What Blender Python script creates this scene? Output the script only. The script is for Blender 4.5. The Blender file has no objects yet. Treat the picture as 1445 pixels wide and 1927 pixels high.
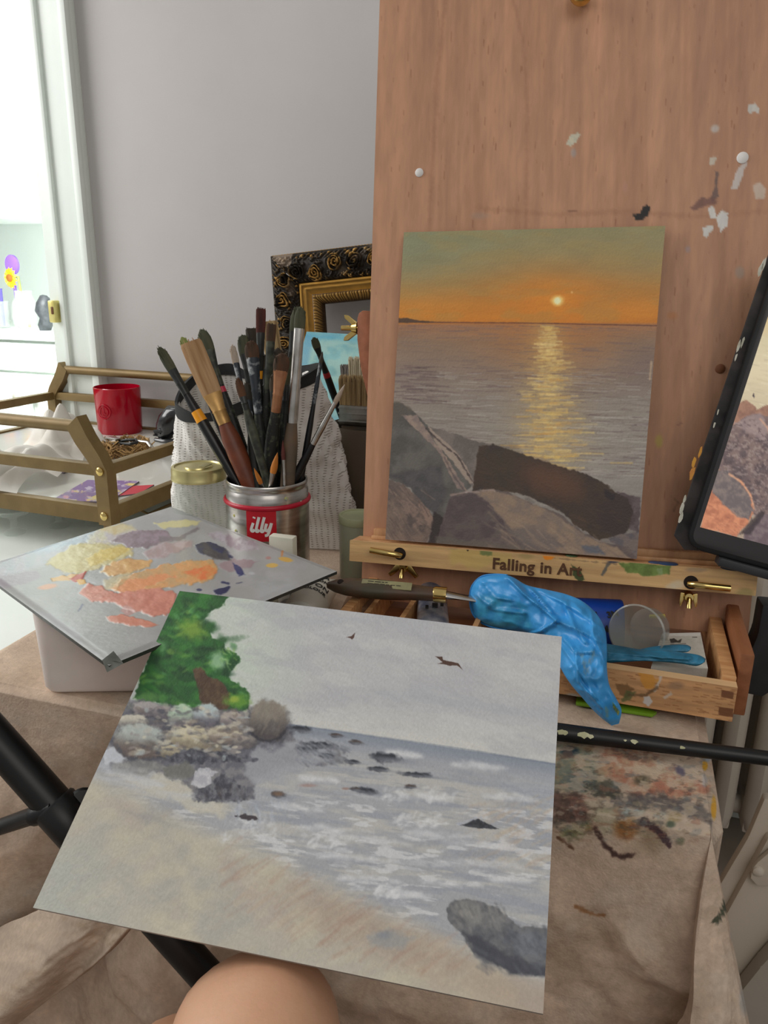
import bpy, bmesh, math, random
import numpy as np
from mathutils import Vector, Matrix
random.seed(7); rng=np.random.default_rng(11)
COL=bpy.context.scene.collection
# ---------------------------------------------------------------- camera maths
W,H,F=1445,1927,1450.
def rx(a):c,s=math.cos(a),math.sin(a);return np.array([[1,0,0],[0,c,-s],[0,s,c]])
def rz(a):c,s=math.cos(a),math.sin(a);return np.array([[c,-s,0],[s,c,0],[0,0,1]])
CM=rz(math.radians(17))@rx(math.radians(73))@rz(math.radians(.9))
C0=np.array([0,0,1.094])
def ray(x,y): return CM@np.array([(x-W/2)/F,-(y-H/2)/F,-1.])
def pz(x,y,z): r=ray(x,y); return C0+r*(z-C0[2])/r[2]
def py(x,y,Y): r=ray(x,y); return C0+r*(Y-C0[1])/r[1]
def pd(x,y,d): return C0+ray(x,y)*d
def projn(p):
    q=(np.asarray(p,float)-C0)@CM
    return W/2+F*q[:,0]/-q[:,2], H/2-F*q[:,1]/-q[:,2]
def nz(v): v=np.asarray(v,float); return v/np.linalg.norm(v)
class Fr:
    """a plane in the room: origin, right axis, up axis, normal to the viewer"""
    def __init__(s,O,u,w):
        s.O=np.array(O,float); s.u=nz(u); w=np.array(w,float); w=w-s.u*(w@s.u); s.w=nz(w); s.n=np.cross(s.u,s.w)
    def P(s,a,b,c=0): return s.O+a*s.u+b*s.w+c*s.n
    def inv(s,x,y,c=0):
        r=ray(x,y); t=((s.O+c*s.n-C0)@s.n)/(r@s.n); q=C0+r*t-s.O
        return q@s.u,q@s.w
    def mat(s):
        return Matrix(((s.u[0],s.w[0],s.n[0],s.O[0]),(s.u[1],s.w[1],s.n[1],s.O[1]),(s.u[2],s.w[2],s.n[2],s.O[2]),(0,0,0,1)))
# ---------------------------------------------------------------- noise
def hsh(i,j,s):
    n=(i.astype(np.int64)*374761393+j.astype(np.int64)*668265263+s*1442695041)&0xffffffff
    n=((n^(n>>13))*1274126177)&0xffffffff
    return ((n^(n>>16))&0xffff)/65535.
def vn(x,y,s=0):
    xi=np.floor(x);yi=np.floor(y);fx=x-xi;fy=y-yi;fx=fx*fx*(3-2*fx);fy=fy*fy*(3-2*fy)
    a=hsh(xi,yi,s);b=hsh(xi+1,yi,s);c=hsh(xi,yi+1,s);d=hsh(xi+1,yi+1,s)
    return a+(b-a)*fx+(c-a)*fy+(a-b-c+d)*fx*fy
def fbm(x,y,s=0,o=4):
    t=0;a=.5;n=0
    for k in range(o):
        t=t+a*vn(x*2**k,y*2**k,s+k*17);n+=a;a*=.55
    return t/n
def lin(c):
    c=np.asarray(c,float)/255.
    return np.where(c<=.04045,c/12.92,((c+.055)/1.055)**2.4)
def sst(x): x=np.clip(x,0,1); return x*x*(3-2*x)
class Painter:
    """lays colour on the vertices of a surface; works like brush strokes on that surface"""
    def __init__(s,pts,base):
        s.x,s.y=projn(pts); s.n=len(s.x); s.c=np.tile(np.asarray(base,float),(s.n,1)).astype(float); s.h=np.zeros(s.n)
    def mix(s,m,col,a,idx=None):
        a=(a*1.)[:,None]
        if idx is None: s.c=s.c*(1-a)+np.asarray(col)*a
        else: s.c[idx]=s.c[idx]*(1-a)+np.asarray(col)*a
    def grad(s,stops):
        ys=[q[0] for q in stops]
        for k in range(3): s.c[:,k]=np.interp(s.y,ys,[q[1][k] for q in stops])
    def bb(s,p,m):
        p=np.asarray(p,float)
        return np.nonzero((s.x>p[:,0].min()-m)&(s.x<p[:,0].max()+m)&(s.y>p[:,1].min()-m)&(s.y<p[:,1].max()+m))[0]
    def poly(s,p,col,soft=2,rough=3,rs=10,a=1,col2=None,cs=25,seed=1,h=0,ang=0,st=1):
        p=np.asarray(p,float); i=s.bb(p,soft+rough+2)
        if len(i)==0: return
        x=s.x[i];y=s.y[i]; d=np.full(len(i),1e9); ins=np.zeros(len(i),bool); m=len(p)
        for k in range(m):
            ax,ay=p[k];bx,by=p[(k+1)%m];ex,ey=bx-ax,by-ay;wx,wy=x-ax,y-ay
            t=np.clip((wx*ex+wy*ey)/(ex*ex+ey*ey+1e-9),0,1)
            d=np.minimum(d,(wx-ex*t)**2+(wy-ey*t)**2)
            cnd=(ay>y)!=(by>y)
            ins^=cnd&(x<ex*(y-ay)/(ey if abs(ey)>1e-9 else 1e-9)+ax)
        d=np.sqrt(d)*np.where(ins,1,-1)
        ca,sa=math.cos(ang),math.sin(ang); X=x*ca+y*sa; Y=-x*sa+y*ca
        d=d+rough*2*(fbm(X/rs/st,Y/rs,seed,3)-.5)
        al=sst((d+soft)/(2*soft))*a
        if col2 is not None:
            q=sst((fbm(X/cs/st,Y/cs,seed+5,4)-.3)/.4)[:,None]; cc=np.asarray(col)*(1-q)+np.asarray(col2)*q
        else: cc=np.asarray(col,float)
        s.c[i]=s.c[i]*(1-al[:,None])+cc*al[:,None]
        if h: s.h[i]=s.h[i]*(1-al)+al*h*(.35+.65*fbm(X/16/st,Y/9,seed+9,3))
    def ell(s,cx,cy,rx_,ry_,col,a=1,soft=.5,ang=0,rough=.15,seed=3,col2=None):
        r=max(rx_,ry_)*(1+soft+rough); i=s.bb([(cx,cy)],r)
        if len(i)==0:return
        x=s.x[i]-cx;y=s.y[i]-cy;ca,sa=math.cos(ang),math.sin(ang)
        d=np.hypot((x*ca+y*sa)/rx_,(-x*sa+y*ca)/ry_)+rough*2*(fbm(s.x[i]/9,s.y[i]/9,seed,3)-.5)
        al=(sst((1+soft-d)/(2*soft))*a)[:,None]
        cc=np.asarray(col,float)
        if col2 is not None:
            q=sst(((-x*sa+y*ca)/ry_+.6)/1.4)[:,None]; cc=cc*(1-q)+np.asarray(col2)*q
        s.c[i]=s.c[i]*(1-al)+cc*al
    def line(s,p,w,col,a=1,soft=1.5,rough=1,seed=2,w2=None,dry=0):
        p=np.asarray(p,float); w2=w if w2 is None else w2; i=s.bb(p,max(w,w2)+soft+rough+1)
        if len(i)==0: return
        x=s.x[i];y=s.y[i]; best=np.full(len(i),1e9); m=len(p)-1
        for k in range(m):
            ax,ay=p[k];bx,by=p[k+1];ex,ey=bx-ax,by-ay;t=np.clip(((x-ax)*ex+(y-ay)*ey)/(ex*ex+ey*ey+1e-9),0,1)
            ww=w+(w2-w)*(k+t)/m
            best=np.minimum(best,np.hypot(x-ax-ex*t,y-ay-ey*t)-ww)
        best=best+rough*2*(fbm(x/6,y/6,seed,2)-.5)
        al=sst((soft-best)/(2*soft))*a
        if dry: al=al*sst((fbm(x/3,y/3,seed+4,2)-dry+.15)/.3)
        s.c[i]=s.c[i]*(1-al[:,None])+np.asarray(col)*al[:,None]
    def strokes(s,box,n,L,wd,ang,cols,a=.5,jit=.3,seed=5,inside=None):
        r=random.Random(seed); x0,y0,x1,y1=box
        for _ in range(n):
            x=r.uniform(x0,x1);y=r.uniform(y0,y1)
            if inside and not inside(x,y): continue
            t=ang+r.uniform(-jit,jit); l=L*r.uniform(.4,1.2)/2; dx,dy=l*math.cos(t),l*math.sin(t)
            s.line([(x-dx,y-dy),(x+dx,y+dy)],wd*r.uniform(.2,.7),r.choice(cols),a*r.uniform(.4,1),soft=max(1.,wd*.4)*getattr(s,'sf',1),rough=wd*.25,w2=wd*r.uniform(.1,.5),seed=r.randint(0,99))
    def mot(s,amt,sx,sy,ang=0,seed=9,o=4):
        ca,sa=math.cos(ang),math.sin(ang); X=s.x*ca+s.y*sa; Y=-s.x*sa+s.y*ca
        s.c*=(1+amt*2*(fbm(X/sx,Y/sy,seed,o)-.5))[:,None]
    def tint(s,col,amt,sx,sy,ang=0,seed=9,lo=.45,hi=.7,mask=None):
        ca,sa=math.cos(ang),math.sin(ang); X=s.x*ca+s.y*sa; Y=-s.x*sa+s.y*ca
        a=sst((fbm(X/sx,Y/sy,seed,4)-lo)/(hi-lo))*amt
        if mask is not None: a=a*mask
        s.mix(None,col,a)
    def out(s,gain=1.):
        l=lin(np.clip(s.c,0,255)); return np.clip(l*gain,0,1)
# ---------------------------------------------------------------- materials
def S(*c): return tuple(lin(c))+(1,)
MATS={}
def mat(name,col,rough=.5,metal=0,col2=None,ns=30,nd=.5,stretch=None,bump=0,bs=80,trans=0,ior=1.45,alpha=1,emis=0,sss=0,coat=0,attr=False,lo=.35,hi=.65,wave=None):
    if name in MATS: return MATS[name]
    m=bpy.data.materials.new(name); m.use_nodes=True; nt=m.node_tree; N=nt.nodes; L=nt.links
    b=N['Principled BSDF']; b.inputs['Roughness'].default_value=rough; b.inputs['Metallic'].default_value=metal
    b.inputs['IOR'].default_value=ior
    if trans: b.inputs['Transmission Weight'].default_value=trans
    if alpha<1: b.inputs['Alpha'].default_value=alpha
    if sss: b.inputs['Subsurface Weight'].default_value=sss; b.inputs['Subsurface Scale'].default_value=.01
    if coat: b.inputs['Coat Weight'].default_value=coat; b.inputs['Coat Roughness'].default_value=.15
    tc=N.new('ShaderNodeTexCoord'); mp=N.new('ShaderNodeMapping'); L.new(tc.outputs['Object'],mp.inputs[0])
    if stretch: mp.inputs['Scale'].default_value=stretch
    c1=S(*col) if col is not None else (1,1,1,1)
    nn=N.new('ShaderNodeTexNoise'); nn.inputs['Scale'].default_value=ns; nn.inputs['Detail'].default_value=5; L.new(mp.outputs[0],nn.inputs['Vector'])
    rp=N.new('ShaderNodeValToRGB'); rp.color_ramp.elements[0].position=lo; rp.color_ramp.elements[1].position=hi
    rp.color_ramp.elements[0].color=c1
    c2=S(*col2) if col2 is not None else tuple(min(1,v*.9) for v in c1[:3])+(1,)
    rp.color_ramp.elements[1].color=c2; L.new(nn.outputs['Fac'],rp.inputs[0]); outc=rp.outputs[0]
    if attr:
        at=N.new('ShaderNodeAttribute'); at.attribute_name='Col'
        rp.color_ramp.elements[0].color=(1,1,1,1); rp.color_ramp.elements[1].color=(1-nd*.3,)*3+(1,)
        mx=N.new('ShaderNodeMix'); mx.data_type='RGBA'; mx.blend_type='MULTIPLY'; mx.inputs[0].default_value=1
        L.new(at.outputs['Color'],mx.inputs[6]); L.new(rp.outputs[0],mx.inputs[7]); outc=mx.outputs[2]
    L.new(outc,b.inputs['Base Color'])
    if emis: L.new(outc,b.inputs['Emission Color']); b.inputs['Emission Strength'].default_value=emis
    if bump:
        n2=N.new('ShaderNodeTexNoise'); n2.inputs['Scale'].default_value=bs; n2.inputs['Detail'].default_value=4; L.new(mp.outputs[0],n2.inputs['Vector'])
        bp=N.new('ShaderNodeBump'); bp.inputs['Strength'].default_value=bump; bp.inputs['Distance'].default_value=.002
        L.new(n2.outputs['Fac'],bp.inputs['Height']); L.new(bp.outputs[0],b.inputs['Normal'])
    MATS[name]=m; return m
# ---------------------------------------------------------------- mesh builders
class MB:
    def __init__(s): s.v=[];s.f=[]
    def add(s,v,f):
        o=len(s.v); s.v+=[tuple(map(float,q)) for q in v]; s.f+=[tuple(o+i for i in g) for g in f]; return s
    def box(s,x0,x1,y0,y1,z0,z1,fr=None,bev=0):
        """box, bevelled by an inset ring scheme; fr maps local to world"""
        bm=bmesh.new(); bmesh.ops.create_cube(bm,size=1)
        for v in bm.verts: v.co=Vector(((x0+x1)/2+v.co.x*(x1-x0),(y0+y1)/2+v.co.y*(y1-y0),(z0+z1)/2+v.co.z*(z1-z0)))
        if bev: bmesh.ops.bevel(bm,geom=bm.edges[:],offset=bev,segments=2,profile=.6,affect='EDGES')
        V=[tuple(v.co) for v in bm.verts]; Fc=[tuple(v.index for v in f.verts) for f in bm.faces]; bm.free()
        if fr is not None: V=[fr.P(*q) for q in V]
        return s.add(V,Fc)
    def sweep(s,pts,rad,seg=14,up=(0,0,1),cap=True,fr=None):
        """rad: list of r or (ra,rb)"""
        P=[np.array(fr.P(*p) if fr is not None else p,float) for p in pts]; n=len(P); o=len(s.v); up=np.array(up,float)
        for i in range(n):
            t=nz(P[min(i+1,n-1)]-P[max(i-1,0)]); a=np.cross(up,t)
            if np.linalg.norm(a)<1e-4: a=np.cross((1,0,0),t)
            a=nz(a); b=np.cross(t,a); r=rad[i] if isinstance(rad,(list,tuple)) else rad
            ra,rb=(r if isinstance(r,(tuple,list)) else (r,r))
            for k in range(seg):
                th=2*math.pi*k/seg; s.v.append(tuple(P[i]+a*ra*math.cos(th)+b*rb*math.sin(th)))
        for i in range(n-1):
            for k in range(seg):
                k2=(k+1)%seg; s.f.append((o+i*seg+k,o+i*seg+k2,o+(i+1)*seg+k2,o+(i+1)*seg+k))
        if cap: s.f.append(tuple(o+k for k in range(seg))[::-1]); s.f.append(tuple(o+(n-1)*seg+k for k in range(seg)))
        return s
    def lathe(s,prof,c=(0,0,0),seg=40,fr=None):
        """prof: (r,z) from bottom; closed at both ends when r==0"""
        o=len(s.v); n=len(prof)
        for r,z in prof:
            for k in range(seg):
                th=2*math.pi*k/seg; q=(c[0]+r*math.cos(th),c[1]+r*math.sin(th),c[2]+z)
                s.v.append(tuple(fr.P(*q)) if fr is not None else q)
        for i in range(n-1):
            for k in range(seg):
                k2=(k+1)%seg; s.f.append((o+i*seg+k,o+i*seg+k2,o+(i+1)*seg+k2,o+(i+1)*seg+k))
        return s
    def prism(s,poly,z0,z1,fr=None,bev=0):
        bm=bmesh.new(); vs=[bm.verts.new((p[0],p[1],z0)) for p in poly]; f=bm.faces.new(vs)
        r=bmesh.ops.extrude_face_region(bm,geom=[f]); 
        for v in [g for g in r['geom'] if isinstance(g,bmesh.types.BMVert)]: v.co.z=z1
        if bev: bmesh.ops.bevel(bm,geom=bm.edges[:],offset=bev,segments=2,profile=.6,affect='EDGES')
        bmesh.ops.recalc_face_normals(bm,faces=bm.faces[:]); bm.verts.index_update()
        V=[tuple(v.co) for v in bm.verts]; Fc=[tuple(v.index for v in q.verts) for q in bm.faces]; bm.free()
        if fr is not None: V=[fr.P(*q) for q in V]
        return s.add(V,Fc)
    def grid(s,fn,nu,nv):
        """fn(u,v arrays in 0..1) -> (N,3)"""
        u,v=np.meshgrid(np.linspace(0,1,nu),np.linspace(0,1,nv)); p=fn(u.ravel(),v.ravel()); o=len(s.v)
        s.v+=list(map(tuple,p)); 
        for j in range(nv-1):
            for i in range(nu-1):
                a=o+j*nu+i; s.f.append((a,a+1,a+nu+1,a+nu))
        return s
    def build(s,name,m,parent=None,smooth=True,cols=None,mats=None,fm=None,mods=True,ang=40):
        me=bpy.data.meshes.new(name); V=np.array(s.v,float); loc=Vector((0,0,0))
        if parent is None:
            c=V.mean(0); c[2]=V[:,2].min(); loc=Vector(c); V=V-c
        else:
            inv=np.array(WM[parent.name].inverted()); V=V@inv[:3,:3].T+inv[:3,3]
        me.from_pydata(V.tolist(),[],s.f); me.update()
        bm=bmesh.new(); bm.from_mesh(me); bmesh.ops.recalc_face_normals(bm,faces=bm.faces[:]); bm.to_mesh(me); bm.free()
        if cols is not None:
            at=me.color_attributes.new('Col','FLOAT_COLOR','POINT'); c4=np.ones((len(V),4),np.float32); c4[:,:3]=cols; at.data.foreach_set('color',c4.ravel())
        me.materials.append(m)
        if smooth:
            me.polygons.foreach_set('use_smooth',[True]*len(me.polygons))
            try: me.set_sharp_from_angle(angle=math.radians(ang))
            except Exception: pass
        o=bpy.data.objects.new(name,me); COL.objects.link(o)
        if parent is not None: o.parent=parent; WM[o.name]=WM[parent.name].copy()
        else: o.location=loc; WM[o.name]=Matrix.Translation(loc)
        return o
WM={}
def thing(name,label,cat,loc=(0,0,0),group=None,m=None):
    o=bpy.data.objects.new(name,None); COL.objects.link(o)
    mm=m if m is not None else Matrix.Translation(Vector(loc)); o.matrix_world=mm; o.empty_display_size=.02
    WM[o.name]=mm.copy(); o['label']=label; o['category']=cat
    if group: o['group']=group
    return o
def tag(o,label,cat,group=None):
    o['label']=label;o['category']=cat
    if group:o['group']=group
    return o
def struct(o): o['kind']='structure'; return o
def panel(name,fr,a0,a1,b0,b1,thk,nu,nv,paint,m,parent=None,corners=None,gain=1.,edge=(200,190,170),disp=0):
    """painted board: fine front face, plain back and rims. corners: local (a,b) TL TR BR BL"""
    u,v=np.meshgrid(np.linspace(0,1,nu),np.linspace(0,1,nv)); u=u.ravel();v=v.ravel()
    if corners is None: corners=[(a0,b1),(a1,b1),(a1,b0),(a0,b0)]
    cs=np.array(corners,float)
    L=(cs[0]*(1-u)[:,None]+cs[1]*u[:,None])*(1-v)[:,None]+(cs[3]*(1-u)[:,None]+cs[2]*u[:,None])*v[:,None]
    Pw=fr.O+L[:,:1]*fr.u+L[:,1:]*fr.w
    p=Painter(Pw,edge); p.u=u; p.v=v; paint(p); cols=p.out(gain)
    if disp: Pw=Pw+(p.h[:,None]*disp)*fr.n
    mb=MB(); mb.v=list(map(tuple,Pw)); 
    ii=(np.arange(nv-1)[:,None]*nu+np.arange(nu-1)[None,:]).ravel()
    mb.f=list(map(tuple,np.stack([ii,ii+nu,ii+nu+1,ii+1],1).tolist()))
    o=len(mb.v); bc=[0,nu-1,nu*nv-1,nu*(nv-1)]
    ring=[list(range(nu)),[k*nu+nu-1 for k in range(nv)],list(range(nu*nv-1,nu*(nv-1)-1,-1)),[k*nu for k in range(nv-1,-1,-1)]]
    per=[];
    for r in ring: per+=r[:-1]
    back=[np.array(mb.v[i])-thk*fr.n for i in per]; f0=[np.array(mb.v[i]) for i in per]
    mb.v+=list(map(tuple,f0)); mb.v+=list(map(tuple,back)); n=len(per)
    for k in range(n): k2=(k+1)%n; mb.f.append((o+k,o+n+k,o+n+k2,o+k2))
    mb.f.append(tuple(o+n+k for k in range(n))[::-1])
    ec=np.tile(lin(edge),(2*n,1)); 
    return mb.build(name,m,parent,cols=np.vstack([cols,ec]))
def textgeo(body,size,shear=0,bold=0,extr=0.0002,space=1.):
    cu=bpy.data.curves.new('t','FONT'); cu.body=body; cu.size=size; cu.shear=shear; cu.offset=bold; cu.extrude=extr; cu.align_x='CENTER'; cu.align_y='CENTER'; cu.space_character=space
    cu.resolution_u=3
    o=bpy.data.objects.new('t',cu); COL.objects.link(o); bpy.context.view_layer.update()
    dg=bpy.context.evaluated_depsgraph_get(); me=o.evaluated_get(dg).to_mesh()
    V=[tuple(v.co) for v in me.vertices]; Fc=[tuple(p.vertices) for p in me.polygons]
    o.evaluated_get(dg).to_mesh_clear(); bpy.data.objects.remove(o); bpy.data.curves.remove(cu)
    return V,Fc
def text(name,body,size,fr,a,b,c,m,parent,rot=0,bend=None,**k):
    V,Fc=textgeo(body,size,**k); mb=MB(); out=[]
    cr,sr=math.cos(rot),math.sin(rot)
    for q in V:
        x,y,z=q[0]*cr-q[1]*sr,q[0]*sr+q[1]*cr,q[2]
        out.append(bend(x,y,z) if bend else fr.P(a+x,b+y,c+z))
    mb.add(out,Fc); return mb.build(name,m,parent,smooth=False)
# ---------------------------------------------------------------- camera, light
cam=bpy.data.cameras.new('camera'); co=bpy.data.objects.new('camera',cam); COL.objects.link(co)
cam.sensor_fit='VERTICAL'; cam.sensor_height=36; cam.lens=36*F/H; cam.clip_start=.01
co.matrix_world=Matrix.Translation(Vector(C0))@Matrix(CM.tolist()).to_4x4()
bpy.context.scene.camera=co
sc=bpy.context.scene
sc.view_settings.view_transform='Standard'; sc.view_settings.look='None'; sc.view_settings.exposure=0
w=bpy.data.worlds.new('world'); sc.world=w; w.use_nodes=True
bg=w.node_tree.nodes['Background']; bg.inputs[0].default_value=(.98,.965,.96,1); bg.inputs[1].default_value=.37
def area(name,loc,to,sx,sy,power,col):
    l=bpy.data.lights.new(name,'AREA'); l.shape='RECTANGLE'; l.size=sx; l.size_y=sy; l.energy=power; l.color=col
    o=bpy.data.objects.new(name,l); COL.objects.link(o); o.location=loc
    o.rotation_euler=(Vector(to)-Vector(loc)).to_track_quat('-Z','Y').to_euler(); return o
area('window_light',(-2.6,.35,2.1),(0,.9,.8),1.4,1.6,49,(1,.99,.97))
area('side_room_light',(-1.75,1.95,2.3),(-1.6,2.6,.9),1.0,.6,24,(.95,1,.98))
area('side_room_fill',(-1.75,1.85,1.25),(-1.72,3.1,1.05),.6,.5,30,(.95,1,.98))
area('room_light',(.9,-1.3,2.4),(-.1,.7,.8),1.6,1.2,15,(1,.96,.90))
# ================================================================ materials
M_wall=mat('wall_paint',(186,182,180),.85,col2=(180,176,174),ns=3,bump=.05,bs=150)
M_white=mat('white_gloss_paint',(226,232,226),.4,col2=(220,227,221),ns=6)
M_whiter=mat('white_cabinet_paint',(236,242,236),.4,col2=(230,237,231),ns=6)
M_floor=mat('floor_vinyl',(150,138,125),.5,col2=(128,116,104),ns=9)
M_black=mat('black_plastic',(10,10,11),.42,col2=(17,17,18),ns=60)
M_blackm=mat('black_painted_metal',(7,7,8),.42,col2=(11,11,12),ns=40)
M_brass=mat('brass',(225,198,130),.22,1,col2=(205,175,105),ns=50)
M_gold=mat('antique_gold_tube',(128,106,66),.5,.3,col2=(116,95,58),ns=30)
M_steel=mat('brushed_steel',(205,202,198),.28,1,col2=(170,166,160),ns=20,stretch=(1,1,8))
M_glass=mat('clear_glass',(190,200,190),.03,alpha=.17,col2=(216,224,218),ns=8,coat=.6)
M_cloth=mat('canvas_cloth',None,.9,attr=True,nd=.45,ns=220,bump=.35,bs=500)
M_wood=mat('beech_plain',(196,150,106),.5,col2=(172,124,84),ns=12,stretch=(8,8,1),bump=.1,bs=90)
M_woodp=mat('beech_painted_face',None,.5,attr=True,nd=.5,ns=14,stretch=(10,10,1),bump=.08,bs=160)
M_rail=mat('beech_rail_face',None,.5,attr=True,nd=.4,ns=14,stretch=(1,10,10),bump=.08,bs=160)
M_paint=mat('oil_painting_surface',None,.55,attr=True,nd=.12,ns=400,bump=.18,bs=500)
M_pal=mat('palette_surface',None,.3,attr=True,nd=.06,ns=150,bump=.1,bs=200)
# ================================================================ room
YW=1.56
xr=py(200,690,YW)[0]      # outer edge of the door casing
cw=.125; xo=xr-cw; xl=xo-.78
mb=MB(); mb.box(xr-.04,2.6,YW,YW+.12,0,2.6); mb.box(xl-1.6,xl+.02,YW,YW+.12,0,2.6); mb.box(xl,xr-.02,YW,YW+.12,2.12,2.6)
struct(mb.build('wall_back',M_wall,smooth=False))
struct(MB().box(-4,2.6,-1.6,3.2,-.04,0).build('floor',M_floor,smooth=False))
struct(MB().box(2.5,2.6,-1.6,YW,0,2.6).build('wall_right',M_wall,smooth=False))
struct(MB().box(-4,-.6,3.1,3.2,0,2.6).build('wall_side_room',mat('side_room_wall',(232,240,234),.8,col2=(226,235,229),ns=3),smooth=False))
struct(MB().box(-.75,-.65,YW+.12,3.1,0,2.6).build('wall_side_room_right',MATS['side_room_wall'],smooth=False))
mb=MB()
def casing(x0,x1,s,z1=2.1):
    # stepped architrave, s=+1 outer bead on the right
    w_=x1-x0; o_,i_=(x1,x0) if s>0 else (x0,x1)
    mb.box(x0,x1,YW-.018,YW+.02,0,z1,bev=.003)
    a,b=sorted((o_,o_-s*.02)); mb.box(a,b,YW-.032,YW-.01,0,z1,bev=.006)
    a,b=sorted((i_,i_+s*.03)); mb.box(a,b,YW-.012,YW+.13,0,z1,bev=.003); mb.box(a+.008,b-.008,YW-.016,YW,0,z1,bev=.002)
    a,b=sorted((i_+s*.032,i_+s*.046)); mb.box(a,b,YW-.028,YW-.01,0,z1,bev=.005)
casing(xo,xr,1); casing(xl-cw,xl,-1); mb.box(xl-cw,xr,YW-.02,YW+.02,2.1,2.19,bev=.003)
tr=struct(mb.build('trim_1',M_white))
q=py(107,585,YW-.02); mb=MB().box(q[0]-.008,q[0]+.010,YW-.040,YW-.018,q[2]-.026,q[2]+.024,bev=.004)
sp=mb.build('strike_plate',mat('pale_brass',(232,222,150),.3,.3,col2=(214,200,120),ns=40),tr)
MB().box(q[0]+.001,q[0]+.007,YW-.042,YW-.036,q[2]-.007,q[2]+.010,bev=.002).build('latch_hole',mat('dark_latch',(110,70,40),.5),sp)
struct(MB().box(xr,2.5,YW-.014,YW,0,.1,bev=.004).build('baseboard_back',M_white))
# side room: vanity cabinet, upper cabinet
YV=2.35
t=thing('vanity_cabinet','white cabinet with two doors seen through the doorway','cabinet',(-2.2,YV+.25,0))
zc=py(50,640,YV)[2]; zt=py(50,624,YV)[2]; xe=py(107,640,YV)[0]+.25; z1=py(50,702,YV)[2]
zb=z1-.55
MB().box(-3.4,xe,YV+.02,YV+.5,0.02,zc).build('body',M_whiter,t,smooth=False)
MB().box(-3.4,xe,YV-.02,YV+.52,zc,zt,bev=.006).build('countertop',M_white,t)
MB().box(-3.4,xe-.01,YV,YV+.02,z1+.006,zc-.012,bev=.003).build('drawer_front',M_whiter,t)
xs=py(60,740,YV)[0]
for i,(a,b,kx) in enumerate(((xs-.34,xs-.003,py(40,747,YV)[0]),(xs+.003,xs+.34,py(70,747,YV)[0]))):
    d=MB().box(a,b,YV,YV+.02,zb,z1-.004,bev=.003).build('door',M_whiter,t)
    kz=py(55,747,YV)[2]
    MB().sweep([(kx,YV+.001,kz),(kx,YV-.012,kz),(kx,YV-.016,kz),(kx,YV-.028,kz),(kx,YV-.034,kz)],[.006,.006,.014,.016,.008],12).build('knob',mat('satin_knob',(206,204,188),.3,.4),d)
t=thing('wall_cabinet','white wall cabinet high in the bright side room','cabinet',(-2.2,YV+.2,1.2))
zq=py(50,410,YV)[2]; xq=py(56,410,YV)[0]
MB().box(xq-.8,xq-.02,YV+.02,YV+.3,zq,zq+1.2).build('body',M_white,t,smooth=False)
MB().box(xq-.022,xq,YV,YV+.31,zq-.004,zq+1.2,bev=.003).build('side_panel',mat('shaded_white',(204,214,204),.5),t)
MB().box(xq-.42,xq-.05,YV,YV+.02,zq+.02,zq+1.15,bev=.004).build('door',M_whiter,t)
# vase with sunflower etc on the vanity
def onv(x,y): return py(x,y,YV+.1)
b=onv(50,606); zv=zt
t=thing('glass_vase','clear glass vase holding a sunflower on the white counter','vase',(b[0],b[1],zv))
MB().lathe([(0,0),(.034,0),(.046,.02),(.05,.05),(.046,.09),(.034,.115),(.03,.13),(.034,.14),(.031,.14),(.027,.13),(.031,.115),(.042,.09),(.046,.05),(.042,.022),(0,.006)],(b[0],b[1],zv),28).build('vessel',M_glass,t)
fl=onv(26,523)
t=thing('sunflower','yellow sunflower with green stem in the glass vase','flower',(b[0]+.005,b[1],zv+.01))
MB().sweep([(b[0]+.012,b[1],zv+.008),(b[0]+.006,b[1],zv+.07),(b[0]-.005,b[1]-.005,zv+.13),(fl[0]+.02,fl[1],fl[2]+.005),(fl[0],fl[1]-.01,fl[2])],[.005,.005,.0045,.005,.006],8).build('stem',mat('green_stem',(150,170,80),.5,col2=(120,150,60)),t)
mb=MB()
for k in range(26):
    a=2*math.pi*k/26; r0,r1=.008,.036*(1 if k%2 else .85); y=fl[1]-.018+(.004 if k%2 else 0)
    ca,sa=math.cos(a),math.sin(a); w_=.0075
    P=lambda r,s,yy:(fl[0]+(ca*r-sa*s)*.8,yy,fl[2]+(sa*r+ca*s)*1.1)
    mb.add([P(r0,-w_*.5,y),P(r0,w_*.5,y),P(r0+.018,w_,y-.006),P(r1,0,y),P(r0+.018,-w_,y-.006),P(r0+.015,0,y-.009)],[(0,1,5),(1,2,5),(2,3,5),(3,4,5),(4,0,5),(0,4,3,2,1)])
mb.build('petals',mat('sunflower_petal',(250,180,20),.5,col2=(240,150,10),ns=80),t)
MB().lathe([(0,-.004),(.012,-.003),(.014,.002),(0,.005)],(0,0,0),16,Fr((fl[0],fl[1]-.022,fl[2]),(1,0,0),(0,0,1))).build('disc',mat('sunflower_disc',(130,80,20),.7),t)
b=py(23,498,YV+.16)
t=thing('hair_brush','purple oval brush standing upright behind the sunflower','brush',(b[0],b[1],zv))
f=Fr((b[0],b[1],b[2]),(1,0,0),(0,0,1))
MB().prism([(.028*math.cos(a)*1.05,.036*math.sin(a)) for a in np.linspace(0,2*math.pi,25)[:-1]],-.006,.006,f,bev=.002).build('head',mat('purple_plastic',(128,92,200),.35),t)
MB().sweep([(0,-.03,0),(0,-.08,0),(0,-(b[2]-zv),0)],[.008,.006,.008],10,fr=f).build('handle',MATS['purple_plastic'],t)
b=onv(8,598)
t=thing('clear_tumbler','clear tumbler crammed with coloured cosmetic tubes by the vase','tumbler',(b[0]-.03,b[1],zv))
MB().lathe([(0,0),(.04,0),(.045,.1),(.042,.1),(.037,.006),(0,.006)],(b[0]-.03,b[1],zv),24).build('vessel',M_glass,t)
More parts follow.
